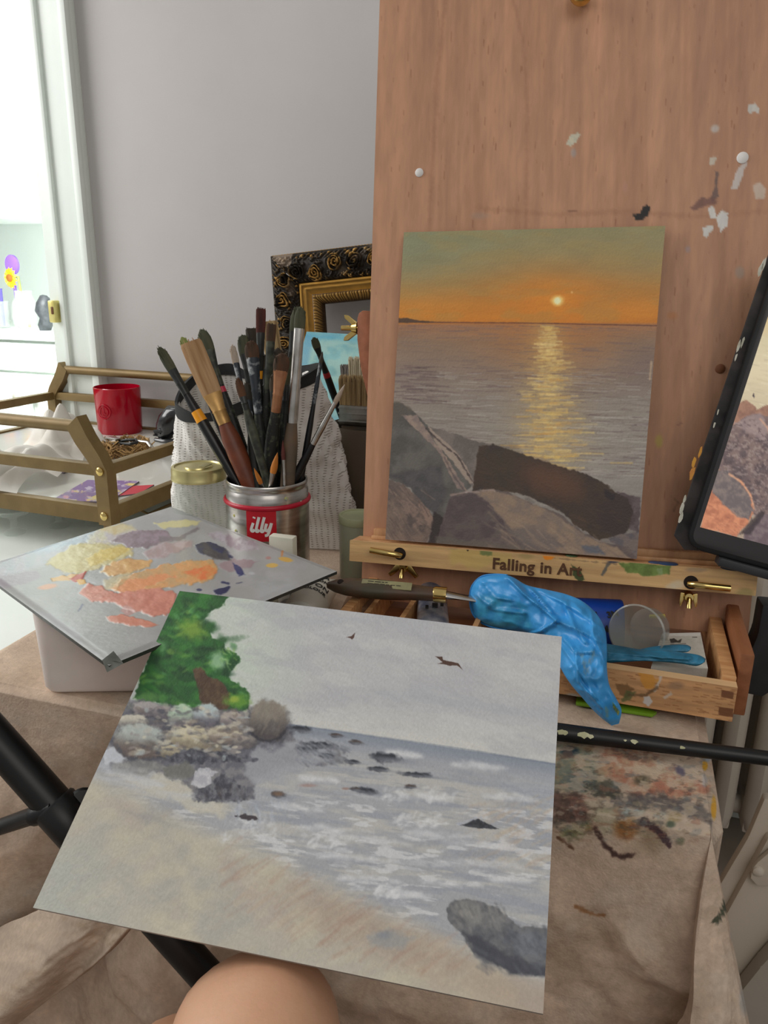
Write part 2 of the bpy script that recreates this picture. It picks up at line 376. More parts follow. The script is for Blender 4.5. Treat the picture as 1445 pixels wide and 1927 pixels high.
for i,(dx,c,l,h) in enumerate(((-.02,(210,90,100),'pink','cosmetic'),(0,(235,130,60),'orange',''),(.018,(90,80,170),'blue',''))):
    mb=MB().sweep([(b[0]-.03+dx*.7,b[1]-.012+i*.01,zv+.008),(b[0]-.03+dx,b[1]-.012+i*.01,zv+.12+.01*i),(b[0]-.03+dx*1.1,b[1]-.012+i*.01,zv+.145)],[(.009,.009),(.011,.005),(.012,.002)],12)
    o=mb.build('cosmetic_tube',mat('tube_'+l,c,.4),None); tag(o,l+' cosmetic tube standing in the clear tumbler','tube','cosmetic tubes in the tumbler')
b=onv(93,606); mb=MB()
prof=[(0,0),(.02,0),(.026,.02),(.024,.045),(.03,.07),(.028,.1),(.02,.115),(.012,.125),(0,.128)]
mb.lathe(prof,(b[0],b[1]-.02,zv),20); mb.v=[(p[0]+.006*math.sin(p[2]*90),p[1],p[2]) for p in mb.v]
tag(mb.build('soap_bottle',mat('black_crinkled',(62,64,68),.5,col2=(40,42,44),ns=60,bump=.5,bs=60)),'dark grey crinkled bottle on the white counter by the door trim','bottle')
# ================================================================ radiator on back wall, right
x0r=.10; t=thing('radiator','beige column radiator against the wall at the right edge','radiator',(x0r+.3,YW-.1,0))
M_rad=mat('radiator_enamel',(206,196,182),.5,col2=(198,188,174),ns=10)
for k in range(16):
    xk=x0r+.055*k; mb=MB()
    for yy in (YW-.16,YW-.08): mb.sweep([(xk,yy,.09),(xk,yy,.12),(xk,yy,.62),(xk,yy,.65)],[(.014,.02),(.02,.028),(.02,.028),(.014,.02)],12,up=(0,1,0))
    mb.box(xk-.017,xk+.017,YW-.17,YW-.07,.6,.66,bev=.008); mb.box(xk-.017,xk+.017,YW-.17,YW-.07,.08,.14,bev=.008)
    mb.build('column',M_rad,t)
for z in (.11,.63): MB().sweep([(x0r-.02,YW-.12,z),(x0r+.86,YW-.12,z)],.018,12,up=(0,0,1)).build('header_pipe',M_rad,t)
for xx in (x0r+.05,x0r+.78): MB().box(xx-.012,xx+.012,YW-.16,YW-.05,0,.1,bev=.004).build('foot',M_rad,t)
# ================================================================ work table and drop cloth
ZT=.738; TX0,TX1,TY0,TY1=-.555,.088,.492,1.5
t=thing('work_table','work table hidden under the paint-stained canvas cloth','table',((TX0+TX1)/2,(TY0+TY1)/2,0))
MB().box(TX0+.004,TX1-.004,TY0+.004,TY1,ZT-.03,ZT-.003,bev=.003).build('tabletop',M_wood,t)
for xx in (TX0+.05,TX1-.05):
    for yy in (TY0+.06,TY1-.05): MB().sweep([(xx,yy,ZT-.03),(xx,yy,0)],[.024,.017],12,up=(0,1,0)).build('leg',M_wood,t)
OV=.62; Lx=TX1-TX0; Ly=TY1-TY0
def clothfn(S_,T_):
    """S_: -.22..Lx+.36 across, T_: -OV(front hang)..Ly"""
    dl=np.maximum(0,-S_); dr=np.maximum(0,S_-Lx); df=np.maximum(0,-T_)
    x=TX0+np.clip(S_,0,Lx); y=TY0+np.maximum(T_,0); r=.012
    dn=np.maximum(np.maximum(dl,dr),df); z=ZT-np.maximum(0,dn-r)-np.minimum(dn,r)*.4
    out=lambda d:.7*r*sst(d/r)
    crn=np.minimum(dr,df)
    x=x+out(dr)-out(dl); y=y-out(df)
    # the loose corner flares out as a cone fold
    ph=dr/(dr+df+1e-9); dd_=np.maximum(dr,df); q_=(dr>0)&(df>0)
    PH=[0,.10,.16,.34,.6,.85,1]; wx=np.interp(ph,PH,[-.06,-.34,-.36,.3,1.6,1.75,.25]); wy=np.interp(ph,PH,[0,.35,1.0,1.05,.75,.25,0])
    x=np.where(q_,TX1+.0+dd_*.17*wx,x); y=np.where(q_,TY0-.008-dd_*.26*wy,y); z=np.where(q_,ZT-.004-dd_*(1-.08*wy),z)
    crl=np.minimum(dl,df); x=x-crl*.3; y=y-crl*.3
    w1=fbm(S_*9,T_*9,3,4)-.5; w2=fbm(S_*30,T_*26,8,3)-.5
    hang=sst(df/.12)
    ridg=np.abs(fbm(S_*6+T_*2.2,T_*5-S_*1.5,21,3)-.5)
    z=z+np.where(dn<=0,.006*w1*sst((T_-.02)/.1)+.0015*w2,0)
    y=y-hang*(.04*w1+.008*w2+.055*(.18-ridg))-df*.03
    # gathered folds low on the left
    lf=sst((.36-S_)/.25)*hang
    y=y-lf*(.035*(1+np.sin(S_*22+df*9+2*w1)))*sst(df/.3)
    x=x+hang*.012*w1
    return np.stack([x,y,z],1)
sv=np.concatenate([np.linspace(-.22,.02,50)[:-1],np.linspace(.02,.36,110)[:-1],np.linspace(.36,.53,60)[:-1],np.linspace(.53,Lx+.03,250)[:-1],np.linspace(Lx+.03,Lx+.36,110)])
tv=np.concatenate([np.linspace(-OV,-.20,90)[:-1],np.linspace(-.20,-.06,70)[:-1],np.linspace(-.06,.13,250)[:-1],np.linspace(.13,.2,20)[:-1],np.linspace(.2,Ly,80)])
SS,TT=np.meshgrid(sv,tv); nu,nv=len(sv),len(tv); PC=clothfn(SS.ravel(),TT.ravel())
p=Painter(PC,(208,184,162))
S1,T1=SS.ravel(),TT.ravel()
p.mot(.12,60,50,seed=4); p.tint((176,152,128),.5,110,80,seed=31,lo=.5,hi=.8); p.tint((205,190,172),.5,50,40,seed=37,lo=.52,hi=.75); p.mot(.05,8,6,seed=42)
def clothpaint(p):
    P=p.poly
    # the wiped-brush stains right of the seascape
    P([(1040,1385),(1180,1392),(1310,1425),(1345,1480),(1345,1555),(1320,1580),(1200,1570),(1040,1590)],(196,178,158),20,20,30,.6,seed=60)
    P([(1040,1395),(1110,1400),(1150,1430),(1140,1470),(1100,1490),(1040,1490)],(112,122,108),10,14,16,.8,(150,140,110),12,seed=61)
    P([(1120,1400),(1170,1405),(1230,1425),(1240,1450),(1180,1470),(1130,1465)],(176,112,86),9,14,14,.8,(190,150,120),14,seed=62)
    P([(1180,1455),(1240,1455),(1330,1470),(1330,1500),(1250,1505),(1190,1498)],(186,120,96),8,12,14,.85,(205,160,130),12,seed=63)
    P([(1195,1435),(1250,1440),(1280,1455),(1230,1470),(1190,1460)],(205,185,160),6,8,10,.9,seed=64)
    p.ell(1072,1414,17,10,(40,62,74),.9,.4,.1)
    p.ell(1090,1470,28,20,(92,108,112),.7,.5)
    p.ell(1112,1408,12,6,(170,130,90),.6); p.ell(1208,1468,16,9,(84,78,60),.8)
    p.ell(1278,1450,12,7,(86,80,104),.8,ang=.8,rough=.4)
    P([(1095,1475),(1150,1470),(1180,1495),(1160,1505),(1115,1500)],(60,62,56),5,10,9,.85,(92,90,78),8,seed=65)
    P([(1150,1500),(1210,1492),(1290,1500),(1340,1530),(1335,1548),(1280,1530),(1200,1520),(1140,1515)],(96,90,92),7,12,12,.85,(120,114,108),10,seed=66)
    P([(1060,1500),(1130,1505),(1170,1525),(1120,1535),(1060,1520)],(96,92,76),9,12,10,.6,(160,146,116),10,seed=67)
    P([(1035,1490),(1085,1495),(1120,1520),(1115,1545),(1060,1550),(1035,1545)],(78,58,54),9,12,12,.85,(110,84,76),10,seed=68)
    P([(1110,1520),(1165,1525),(1175,1560),(1135,1570),(1110,1545)],(176,168,138),8,8,12,.8,seed=69)
    P([(1060,1555),(1110,1545),(1115,1560),(1080,1582),(1055,1575)],(122,128,80),8,8,10,.75,seed=70)
    p.ell(1178,1560,22,20,(150,96,48),.85,.5); p.ell(1228,1575,26,26,(140,122,92),.6,.6)
    p.ell(1176,1528,12,7,(176,186,180),.85); p.ell(1200,1528,12,7,(170,186,186),.85); p.ell(1245,1535,12,7,(170,180,172),.6)
    p.ell(1268,1537,14,10,(170,150,104),.7); p.ell(1262,1551,9,6,(76,92,74),.8); p.ell(1280,1583,8,7,(96,106,80),.6)
    p.line([(1210,1545),(1235,1560),(1255,1585),(1258,1590)],8,(72,50,56),.9,3,4,w2=6)
    p.line([(1120,1560),(1135,1585),(1155,1607),(1170,1613),(1192,1608)],5,(70,48,44),.9,3,3,w2=4)
    p.line([(1050,1575),(1078,1597)],3,(96,64,44),.8,2,3)
    p.line([(1083,1706),(1120,1722),(1138,1722)],4,(160,112,70),.85,2,2,w2=2)
    p.ell(1326,1440,5,10,(226,170,50),.95,.3); p.ell(1343,1520,5,22,(220,164,50),.9,.3); p.ell(1330,1428,7,6,(160,176,196),.8); p.ell(1326,1470,5,10,(150,166,190),.8)
    zone=sst((p.x-1030)/20)*sst((1350-p.x)/20)*sst((p.y-1392)/20)*sst((1600-p.y)/40)
    for c_,sx,sy,sd,lo,am in (((84,86,80),34,13,201,.60,.5),((160,108,88),28,11,202,.60,.4),((210,192,170),30,12,203,.54,.6),((130,136,136),20,9,204,.62,.4),((100,80,70),18,9,205,.63,.45),((190,172,140),14,7,206,.62,.4)): p.tint(c_,am,sx,sy,.1,seed=sd,lo=lo,hi=lo+.12,mask=zone)
    P([(1366,1686),(1369,1716),(1352,1738),(1338,1737),(1354,1718),(1358,1700)],(72,76,60),1.5,3,5,.9,seed=71)
    p.ell(1382,1750,7,22,(150,160,170),.7,.6); p.ell(1400,1880,8,30,(140,150,156),.5,.6)
    p.ell(1270,1880,60,40,(150,130,110),.3,.7)
c_base=p.c.copy(); clothpaint(p)
side_=(S1>Lx+.014)&(T1>.015)|(T1>.36); p.c[side_]=c_base[side_]
mb=MB(); mb.v=list(map(tuple,PC)); ii=(np.arange(nv-1)[:,None]*nu+np.arange(nu-1)[None,:]).ravel(); mb.f=list(map(tuple,np.stack([ii,ii+1,ii+nu+1,ii+nu],1).tolist()))
o=tag(mb.build('drop_cloth',M_cloth,cols=p.out(.95),ang=180),'beige canvas drop cloth with smeared paint stains covering the table','cloth')
# loose fold of canvas gathered in front at the lower left
tp=[(-60,1775),(0,1747),(62,1717),(150,1672),(300,1600)]; hp=[(-30,1990),(60,1925),(140,1862),(215,1787),(300,1690)]
mb=MB(); nu,nv=90,60; u,v=np.meshgrid(np.linspace(0,1,nu),np.linspace(0,1,nv)); u=u.ravel();v=v.ravel(); k=np.linspace(0,1,5)
A=np.array([py(*q,.425) for q in tp]); B=np.array([py(*q,.395) for q in hp])
ip=lambda M_,u:np.stack([np.interp(u,k,M_[:,j]) for j in range(3)],1)
PL=ip(A,u)*(1-v)[:,None]+ip(B,u)*v[:,None]
PL[:,1]+=-.035*np.sin(v*math.pi)*(1-.5*u)+.012*(fbm(u*7,v*5,5,3)-.5)-.012*np.sin(v*9+u*5+2*fbm(u*4,v*4,8,2))*v+.02*np.maximum(0,v-.93)/.07
p=Painter(PL,(196,176,156)); p.mot(.14,50,30,seed=14); p.tint((160,134,108),.5,60,40,seed=33)
mb.v=list(map(tuple,PL)); ii=(np.arange(nv-1)[:,None]*nu+np.arange(nu-1)[None,:]).ravel(); mb.f=list(map(tuple,np.stack([ii,ii+1,ii+nu+1,ii+nu],1).tolist()))
tag(mb.build('canvas_apron',M_cloth,cols=p.out(.95),ang=180),'loose beige canvas fold hanging in front at the lower left','canvas')
# ================================================================ gold trolley tray with its things
CO=pz(205,968,.74); fc=Fr(CO,rz(math.radians(-3))@np.array([1,0,0]),(0,0,1))   # a right, b up, c towards viewer
fL=pz(158,826,.74); cwid=.60; cdep=.55
zu=py(192,884,CO[1])[2]-.74          # guard rail height
zh=py(150,803,CO[1])[2]-.74          # handle height
t=thing('serving_trolley','antique gold framed glass-shelf serving trolley by the doorway','trolley',tuple(CO)[:2]+(.70,))
R=.0105
def post(a,c,s):
    mb=MB(); pts=[(a,-.03,c),(a,zu*.6,c),(a,zu+.005,c),(a-s*.006,zu+.022,c),(a-s*.028,zh-.02,c),(a-s*.043,zh,c),(a-s*.049,zh+.004,c)]
    mb.sweep(pts,[(R*1.2,R*1.2)]*7,4,up=fc.n,fr=fc,cap=True)
    # square section: turn the 4-gon by 45 degrees through a wider radius
    return mb
for a,c,s in ((0,0,1),(0,-cdep,1),(-cwid,0,-1),(-cwid,-cdep,-1)):
    mb=MB()
    ctr=[(a,-.015),(a,zu*.6),(a,zu),(a-s*.010,zu+.018),(a-s*.030,zh-.018),(a-s*.044,zh+.008)]
    wv=[(.0115,0),(.0115,0),(.0115,.001),(.0115,.004),(.0115,.006),(.0105,.009)]
    V=[]
    for (x,z),(hw,sk) in zip(ctr,wv):
        V+=[fc.P(x-hw,z-sk*s,c+R),fc.P(x+hw,z+sk*s,c+R),fc.P(x+hw,z+sk*s,c-R),fc.P(x-hw,z-sk*s,c-R)]
    Fq=[(0,3,2,1)]
    for i in range(5):
        for k in range(4): Fq.append((4*i+k,4*i+(k+1)%4,4*i+4+(k+1)%4,4*i+4+k))
    Fq.append((20,21,22,23)); mb.add(V,Fq); o=mb.build('post',M_gold,t,ang=25)
    for bz in (0,zu):
        MB().lathe([(0,0),(.0065,0),(.0065,.002),(.004,.0035),(0,.004)],(0,0,0),16,Fr(fc.P(a,bz,c+R),fc.u,fc.w)).build('bolt',M_brass,o)
    if a==0 or True: pass
for c in (0,-cdep):
    MB().sweep([(-cwid+.045,zh,c),(-.045,zh,c)],.0095,14,up=fc.w,fr=fc).build('handle_bar',M_gold,t)
def rail(a0,a1,b,c0,c1,h=.011,w=.009): MB().box(a0,a1,b-h,b+h,c0,c1,fr=fc,bev=.002).build('rail',M_gold,t)
for b in (0,zu):
    hh=.013 if b==0 else .009
    for c in (0,-cdep): rail(-cwid,0,b,c-.008,c+.008,hh)
    for a in (0,-cwid): MB().box(a-.008,a+.008,b-hh,b+hh,-cdep,0,fr=fc,bev=.002).build('rail',M_gold,t)
MB().box(-cwid+.008,-.008,.004,.009,-cdep+.008,-.008,fr=fc).build('glass_shelf',mat('tinted_shelf',(214,212,204),.12,col2=(204,202,194),ns=4),t,smooth=False)
for a in (-.04,-.16,-.28): MB().sweep([(a,-.012,-cdep+.1),(a,-.03,-cdep+.1),(a+.02,-.036,-cdep+.1),(a+.02,-.036,-.25),(a+.02,-.036,-.12),(a,-.03,-.12),(a,-.012,-.12)],.0025,8,up=fc.u,fr=fc).build('glass_rack_wire',M_gold,t)
ZS=CO[2]+.009
# legs of the trolley reach the sideboard under it
# sideboard under
t=thing('white_sideboard','white low sideboard left of the canvas-covered table','sideboard',(-1.1,1.0,0))
MB().box(-2.0,-.60,.50,1.52,.08,.655).build('body',M_whiter,t,smooth=False)
MB().box(-2.02,-.585,.49,1.53,.655,.67,bev=.004).build('top',M_whiter,t)
for xx in (-1.5,-.65):
    for yy in (.55,1.45): MB().box(xx-.02,xx+.02,yy-.02,yy+.02,0,.08,bev=.004).build('foot',M_white,t)
tr_=bpy.data.objects['serving_trolley']
for a,c in ((0,0),(0,-cdep),(-cwid,0),(-cwid,-cdep)): MB().box(a-.007,a+.007,.67-CO[2],-.014,c-.007,c+.007,fr=fc,bev=.002).build('leg',M_gold,tr_)
# footed glass dishes on the sideboard
dishes=[((28,1003),'left, nearest the frame edge'),((112,990),''),((180,985),'')]
gl=None
for i,(q,_) in enumerate(dishes):
    b=pz(*q,.6715)
    if gl is None:
        MBd=MB().lathe([(0,0),(.017,.0),(.018,.003),(.006,.008),(.005,.02),(.008,.028),(.03,.036),(.036,.044),(.034,.045),(.028,.039),(0,.034)],tuple(b),26)
        gl=MBd.build('glass_dish',M_glass); gl['label']='footed clear glass dish below the trolley, leftmost of three'; gl['category']='dish'; gl['group']='footed glass dishes below the trolley'; b0=b
    else:
        o=gl.copy(); COL.objects.link(o); o.location=gl.location+Vector(b-b0); o.location.z=gl.location.z
        o['label']=['','footed clear glass dish below the trolley, middle of three','footed clear glass dish below the trolley nearest its corner post'][i]
# red candle glass
b=pz(227,812,ZS); f=Fr(b,(1,0,0),(0,0,1)); dD=np.linalg.norm(b-C0)
rr=42/F*abs((CM.T@(b-C0))[2]); hh=py(222,728,b[1])[2]-ZS
t=thing('red_tumbler','red translucent glass candle tumbler on the glass shelf','tumbler',tuple(b))
MB().lathe([(0,0),(rr*.92,0),(rr*.95,.004),(rr,hh),(rr*.965,hh+.001),(rr*.91,.012),(0,.01)],tuple(b),40).build('vessel',mat('red_glass',(196,10,44),.12,trans=.35,col2=(180,6,36),ns=5),t)
MB().lathe([(0,.012),(rr*.9,.012),(rr*.92,hh*.42),(0,hh*.42)],tuple(b),32).build('wax',mat('red_wax',(150,0,26),.5,sss=.1),t)
th=math.atan2(C0[1]-b[1],C0[0]-b[0])-math.radians(38)
def rim(x,y,z,R_=rr*1.0,cc=b,zz=hh*.52): a=th+x/R_; return (cc[0]+(R_+.0005+z)*math.cos(a),cc[1]+(R_+.0005+z)*math.sin(a),cc[2]+zz+y)
mb=MB(); n=36
for rad,tw in ((.0155,.0014),(.0105,.0009)):
    V=[];Fq=[]
    for k in range(n):
        a=2*math.pi*k/n
        for d in (-tw,tw): V+=[rim((rad+d)*math.cos(a),(rad+d)*math.sin(a),0),rim((rad+d*.5)*math.cos(a),(rad+d*.5)*math.sin(a),.0014)]
    for k in range(n):
        A=4*k;B=4*((k+1)%n); Fq+=[(A,B,B+1,A+1),(A+1,B+1,B+3,A+3),(A+3,B+3,B+2,A+2)]
    mb.add(V,Fq)
mb.build('embossed_emblem',MATS['red_glass'],t)
text('embossed_letter','L',.017,None,0,0,0,MATS['red_glass'],t,bend=lambda x,y,z:rim(x,y,z+.0008),bold=.0003)
# twig nest
b=pz(240,858,ZS); nr=54/F*1.3
mb=MB(); r=random.Random(5)
for k in range(170):
    a0=r.uniform(0,6.28); rad=nr*r.uniform(.62,1.02); z0=r.uniform(.004,.03); L=r.uniform(.6,1.8); e=r.uniform(-.012,.012)
    pts=[(b[0]+(rad+e*math.sin(3*j))*math.cos(a0+L*j/5),b[1]+(rad+e*math.sin(3*j))*math.sin(a0+L*j/5)*.9,b[2]+z0+.007*math.sin(j*1.7+k)) for j in range(6)]
    mb.sweep(pts,[r.uniform(.0007,.0016)]*6,5)
tag(mb.build('twig_wreath',mat('dry_twigs',(196,160,104),.8,col2=(120,88,52),ns=60)),'small woven wreath of dry twigs in front of the red tumbler','wreath')
# hair clip
b=pz(212,832,ZS+.03); f=Fr(b,(1,-.25,0),(0,0,1))
t=thing('silver_clip','silver and black clip lying across the twig wreath','clip',tuple(b))
MB().box(-.018,.018,-.004,.004,-.012,.012,fr=f,bev=.002).box(-.016,.016,.004,.009,-.01,.006,fr=f,bev=.002).build('silver_body',M_steel,t)
mb=MB(); mb.sweep([(.018,0,0),(.035,.002,.006),(.055,.004,.004),(.062,.006,-.006),(.05,.008,-.014),(.03,.006,-.012),(.018,.003,-.005)],.0028,8,up=(0,0,1),fr=f).build('black_loop',M_black,t)
MB().sweep([(.04,.006,-.016),(.075,.006,-.02),(.09,.0,-.015)],[(.004,.002)]*3,8,fr=f).build('arm',M_steel,t)
# black figurine head
b=pz(330,832,ZS); b=b+np.array([0,0,0])
f=Fr(b+np.array([0,0,.028]),(1,0,0),(0,0,1))
t=thing('black_figurine','glossy black carved head figurine on the glass shelf','figurine',tuple(b))
mb=MB(); mb.sweep([(-.03,-.022,0),(-.026,-.012,0),(-.02,.0,0),(-.012,.014,0),(.002,.028,0),(.016,.03,0),(.026,.02,0)],[(.012,.010),(.02,.014),(.024,.02),(.026,.022),(.026,.022),(.02,.018),(.006,.006)],16,up=(0,1,0),fr=f)
mb.build('head',mat('polished_black_stone',(26,26,28),.18,col2=(46,46,48),ns=30,coat=.5),t)
MB().sweep([(-.02,-.002,.016),(-.034,-.004,.024),(-.036,-.010,.022),(-.03,-.012,.018)],[.004,.005,.004,.003],8,fr=f).build('nose',MATS['polished_black_stone'],t)
MB().sweep([(-.044,-.024,.008),(-.02,-.024,.016),(.012,-.024,.012),(.03,-.022,0)],[.004,.005,.006,.004],8,fr=f).build('base',MATS['polished_black_stone'],t)
# tissue papers
M_tis=mat('crumpled_tissue',(232,228,220),.6,col2=(222,216,206),ns=12,alpha=.8)
def crumple(name,c,rx_,ry_,hz,seed,label):
    mb=MB()
    def fn(u,v):
        X=(u-.5)*2;Y=(v-.5)*2; rr_=np.sqrt(X*X+Y*Y)
        rg=np.abs(fbm(u*3.2,v*3.2,seed,1)-.5)*1.6; r2=np.abs(fbm(u*6,v*6,seed+3,1)-.5)*1.6
        z=hz*(.12+.95*rg+.30*r2+.5*fbm(u*2,v*2,seed+8,2))*sst(1.2-rr_*.85)
        return np.stack([c[0]+X*rx_*(1+.15*np.sin(v*9+seed)),c[1]+Y*ry_*(1+.15*np.sin(u*8+seed)),c[2]+.004+z],1)
    mb.grid(fn,60,60); return tag(mb.build(name,M_tis,ang=18),label,'paper')
crumple('tissue_paper',pz(18,900,ZS),.09,.10,.075,3,'crumpled white tissue paper at the left end of the trolley shelf')
crumple('tissue_paper',pz(125,855,ZS),.085,.075,.085,9,'translucent crumpled tissue sheet beside the twig wreath')
# magazine cards
def card(name,pxs,lab,paint,h=.003,cat='card',zz=ZS):
    P4=[pz(*q,zz+h) for q in pxs]; f=Fr(P4[3],P4[2]-P4[3],P4[0]-P4[3])
    cs=[((q-f.O)@f.u,(q-f.O)@f.w) for q in P4]
    return tag(panel(name,f,0,0,0,0,h,70,50,paint,M_paint,corners=cs,edge=(120,110,120)),lab,cat)
def fpaint(cols,seed):
    def g(p):
        p.c[:]=cols[0]
        for k,c in enumerate(cols[1:]): p.tint(c,.95,14,6,seed=seed+k*7,lo=.5,hi=.58)
    return g
card('floral_card',[(165,903),(262,905),(206,944),(95,942)],'purple and pink floral card on the trolley shelf behind the front rail',fpaint([(150,130,165),(206,150,170),(226,206,120),(196,180,200),(128,96,150)],3))
card('floral_card',[(112,862),(142,874),(120,889),(88,880)],'small purple floral card half under the tissue paper',fpaint([(170,130,160),(120,80,140),(220,200,190)],13))
card('red_card',[(240,915),(290,912),(262,928),(215,934)],'red card lying at the right side of the trolley shelf',lambda p:p.c.__setitem__(slice(None),(200,50,66)),h=.002)
# ================================================================ white box and palette
t=thing('plastic_tub','white plastic storage tub under the grey palette','tub',(-.36,.56,ZT))
b=pz(78,1305,ZT+.002); zl=.818
fb=Fr(b,pz(260,1302,ZT+.002)-b,(0,0,1)); tubw=.19; tubd=.165
mb=MB(); n=[(0,0),(tubw,0),(tubw,-tubd),(0,-tubd)]
mb2=MB()
def tubring(off,z,flare): 
    P=[]
    cs=[(0,0),(tubw,0),(tubw,-tubd),(0,-tubd)]; r=.012-off*.5
    cen=[(r,-r,180),(tubw-r,-r,270),(tubw-r,-tubd+r,0),(r,-tubd+r,90)]
    cen=[(r-flare+off,-r+flare-off,90,180),(tubw-r+flare-off,-r+flare-off,90,0),(tubw-r+flare-off,-tubd+r-flare+off,0,-90),(r-flare+off,-tubd+r-flare+off,-90,-180)]
    for cx,cz,a0,a1 in cen:
        aa=np.linspace(a0,a1,6) if not (a0==90 and a1==180) else np.linspace(180,90,6)
        for a in aa: P.append(fb.P(cx+r*math.cos(math.radians(a)),z,cz+r*math.sin(math.radians(a))))
    return P
zh_=zl-ZT-.004
rings=[tubring(0,0,-.002),tubring(0,.004,0),tubring(0,zh_*.97,.002),tubring(0,zh_,.001),tubring(.002,zh_,.0),tubring(.002,.006,-.002)]
V=[q for r_ in rings for q in r_]; m=24; Fq=[]
for i in range(len(rings)-1):
    for k in range(m): Fq.append((i*m+k,i*m+(k+1)%m,(i+1)*m+(k+1)%m,(i+1)*m+k))
Fq.append(tuple(range(m))); Fq.append(tuple((len(rings)-1)*m+k for k in range(m)))
MB().add(V,Fq).build('body',mat('milky_plastic',(242,234,228),.45,col2=(214,198,188),ns=8,sss=.1),t)
def ppaint(p):
    for pts,w,c in (([(203,1278),(222,1276),(228,1281),(215,1284)],1.3,(120,80,62)),([(98,1225),(101,1240)],1,(120,90,60)),([(78,1285),(84,1287)],2,(190,160,60))): pass
# palette: grey sheet folded over a thin board
zp=.822
pc=[pz(*q,zp) for q in [(-45,1068),(205,1250),(634,1073),(322,952)]]   # left, near, right, far
fp=Fr(pc[1],pc[2]-pc[1],pc[0]-pc[1]); cs=[((q-fp.O)@fp.u,(q-fp.O)@fp.w) for q in (pc[0],pc[3],pc[2],pc[1])]
if fp.n[2]<0: fp.n=-fp.n
def palp(p):
    p.c[:]=(172,171,169); P=p.poly; G=(172,171,169)
    p.tint((190,192,196),.5,90,40,seed=3); p.tint((150,150,150),.35,70,30,seed=8)
    P([(-20,1050),(60,1000),(190,985),(260,1000),(200,1020),(80,1060),(20,1090),(-20,1090)],(176,184,192),8,8,20,.7,(190,186,196),18,seed=80)
    P([(-10,1085),(70,1070),(80,1085),(20,1105),(-10,1110)],(158,146,156),5,5,16,.8,seed=81)
    P([(20,1040),(110,1000),(230,990),(200,1010),(90,1040)],(168,188,204),5,6,14,.8,(186,196,206),14,seed=82,h=.3)
    P([(170,1010),(200,985),(245,988),(262,1005),(215,1025),(160,1035)],(214,206,172),5,7,14,.9,(196,186,190),16,seed=83,h=.5)
    P([(185,995),(230,984),(250,994),(215,1008)],(206,184,122),4,4,12,.85,(220,206,160),12,seed=84,h=.6)
    P([(290,985),(330,978),(380,980),(370,988),(310,995)],(222,212,150),2,4,10,.9,seed=85,h=.6)
    P([(95,1050),(140,1025),(200,1022),(248,1030),(250,1045),(205,1062),(160,1075),(120,1078),(88,1062)],(218,204,148),3,7,12,.95,(206,190,120),14,seed=86,h=.8)
    P([(160,1050),(205,1030),(250,1033),(215,1052),(170,1068)],(226,200,100),2,5,10,.95,(214,186,90),9,seed=87,h=.9)
    P([(205,1018),(240,1002),(300,996),(332,1012),(300,1026),(250,1034)],(132,112,122),2,6,12,.97,(158,138,150),9,seed=88,h=.9)
    P([(300,1010),(335,1010),(372,992),(375,996),(340,1016),(300,1022)],(126,116,120),2,3,8,.8,seed=89,h=.4)
    P([(270,1040),(300,1022),(362,1018),(362,1030),(320,1045),(280,1054)],(176,150,148),3,5,12,.9,(196,176,180),9,seed=90,h=.6)
    P([(366,1026),(392,1018),(420,1030),(440,1048),(432,1054),(402,1050),(374,1040)],(44,50,92),1.5,4,9,.97,(76,74,80),9,seed=91,h=.9)
    P([(376,1036),(400,1034),(430,1046),(436,1056),(400,1052)],(84,80,82),2,3,8,.9,seed=92,h=.6)
    P([(390,1005),(415,1000),(440,1012),(480,1020),(486,1034),(450,1036),(420,1022)],(150,130,142),4,5,12,.85,(196,188,196),10,seed=93,h=.5)
    P([(405,1064),(440,1052),(488,1056),(470,1068),(430,1076)],(164,138,144),2,4,10,.85,seed=94,h=.5)
    P([(438,1060),(452,1066),(462,1082),(452,1084),(440,1072)],(38,44,104),1.2,3,7,.97,seed=95,h=.6)
    P([(402,1112),(412,1106),(432,1104),(424,1118),(404,1120)],(32,38,84),1.2,3,7,.97,seed=96,h=.5); p.ell(375,1110,5,2.5,(40,44,90),.9,.3)
    p.line([(418,1096),(430,1098)],2,(40,44,90),.9); p.line([(445,1098),(455,1096)],1,(60,60,90),.8)
    P([(190,1076),(212,1058),(248,1052),(284,1056),(280,1066),(240,1080),(205,1084)],(232,184,112),2,5,11,.97,(216,160,90),10,seed=97,h=1)
    P([(200,1108),(225,1088),(260,1076),(300,1066),(360,1054),(400,1056),(408,1072),(400,1092),(360,1100),(300,1108),(250,1116)],(228,164,98),2,6,12,.97,(206,166,112),12,seed=98,h=1)
    P([(215,1112),(240,1092),(300,1082),(330,1086),(290,1100),(240,1118)],(234,150,92),2,5,10,.9,seed=99,h=.8)
    P([(345,1078),(395,1064),(410,1076),(380,1092)],(226,150,86),2,5,9,.9,(236,120,62),7,seed=100,h=.9)
    P([(196,1092),(225,1080),(250,1078),(215,1104),(195,1112)],(206,190,146),3,5,12,.8,seed=101,h=.4)
    P([(148,1116),(165,1100),(192,1104),(215,1118),(255,1112),(300,1108),(334,1116),(322,1146),(325,1155),(290,1160),(262,1152),(230,1142),(195,1132),(170,1130)],(204,120,98),2,6,12,.97,(222,140,118),11,seed=102,h=1)
    P([(200,1160),(225,1156),(260,1164),(302,1176),(290,1180),(240,1176),(205,1170)],(218,132,104),1.5,4,10,.97,seed=103,h=.8)
    P([(225,1150),(238,1138),(258,1150),(240,1160)],(196,140,132),2,3,8,.8,seed=104)
    P([(92,1088),(130,1082),(160,1082),(150,1092),(100,1094)],(228,180,106),1.2,3,9,.95,seed=105,h=.8); P([(130,1090),(150,1080),(162,1076),(152,1094),(140,1096)],(190,50,30),1,2,6,.95,seed=106,h=.6)
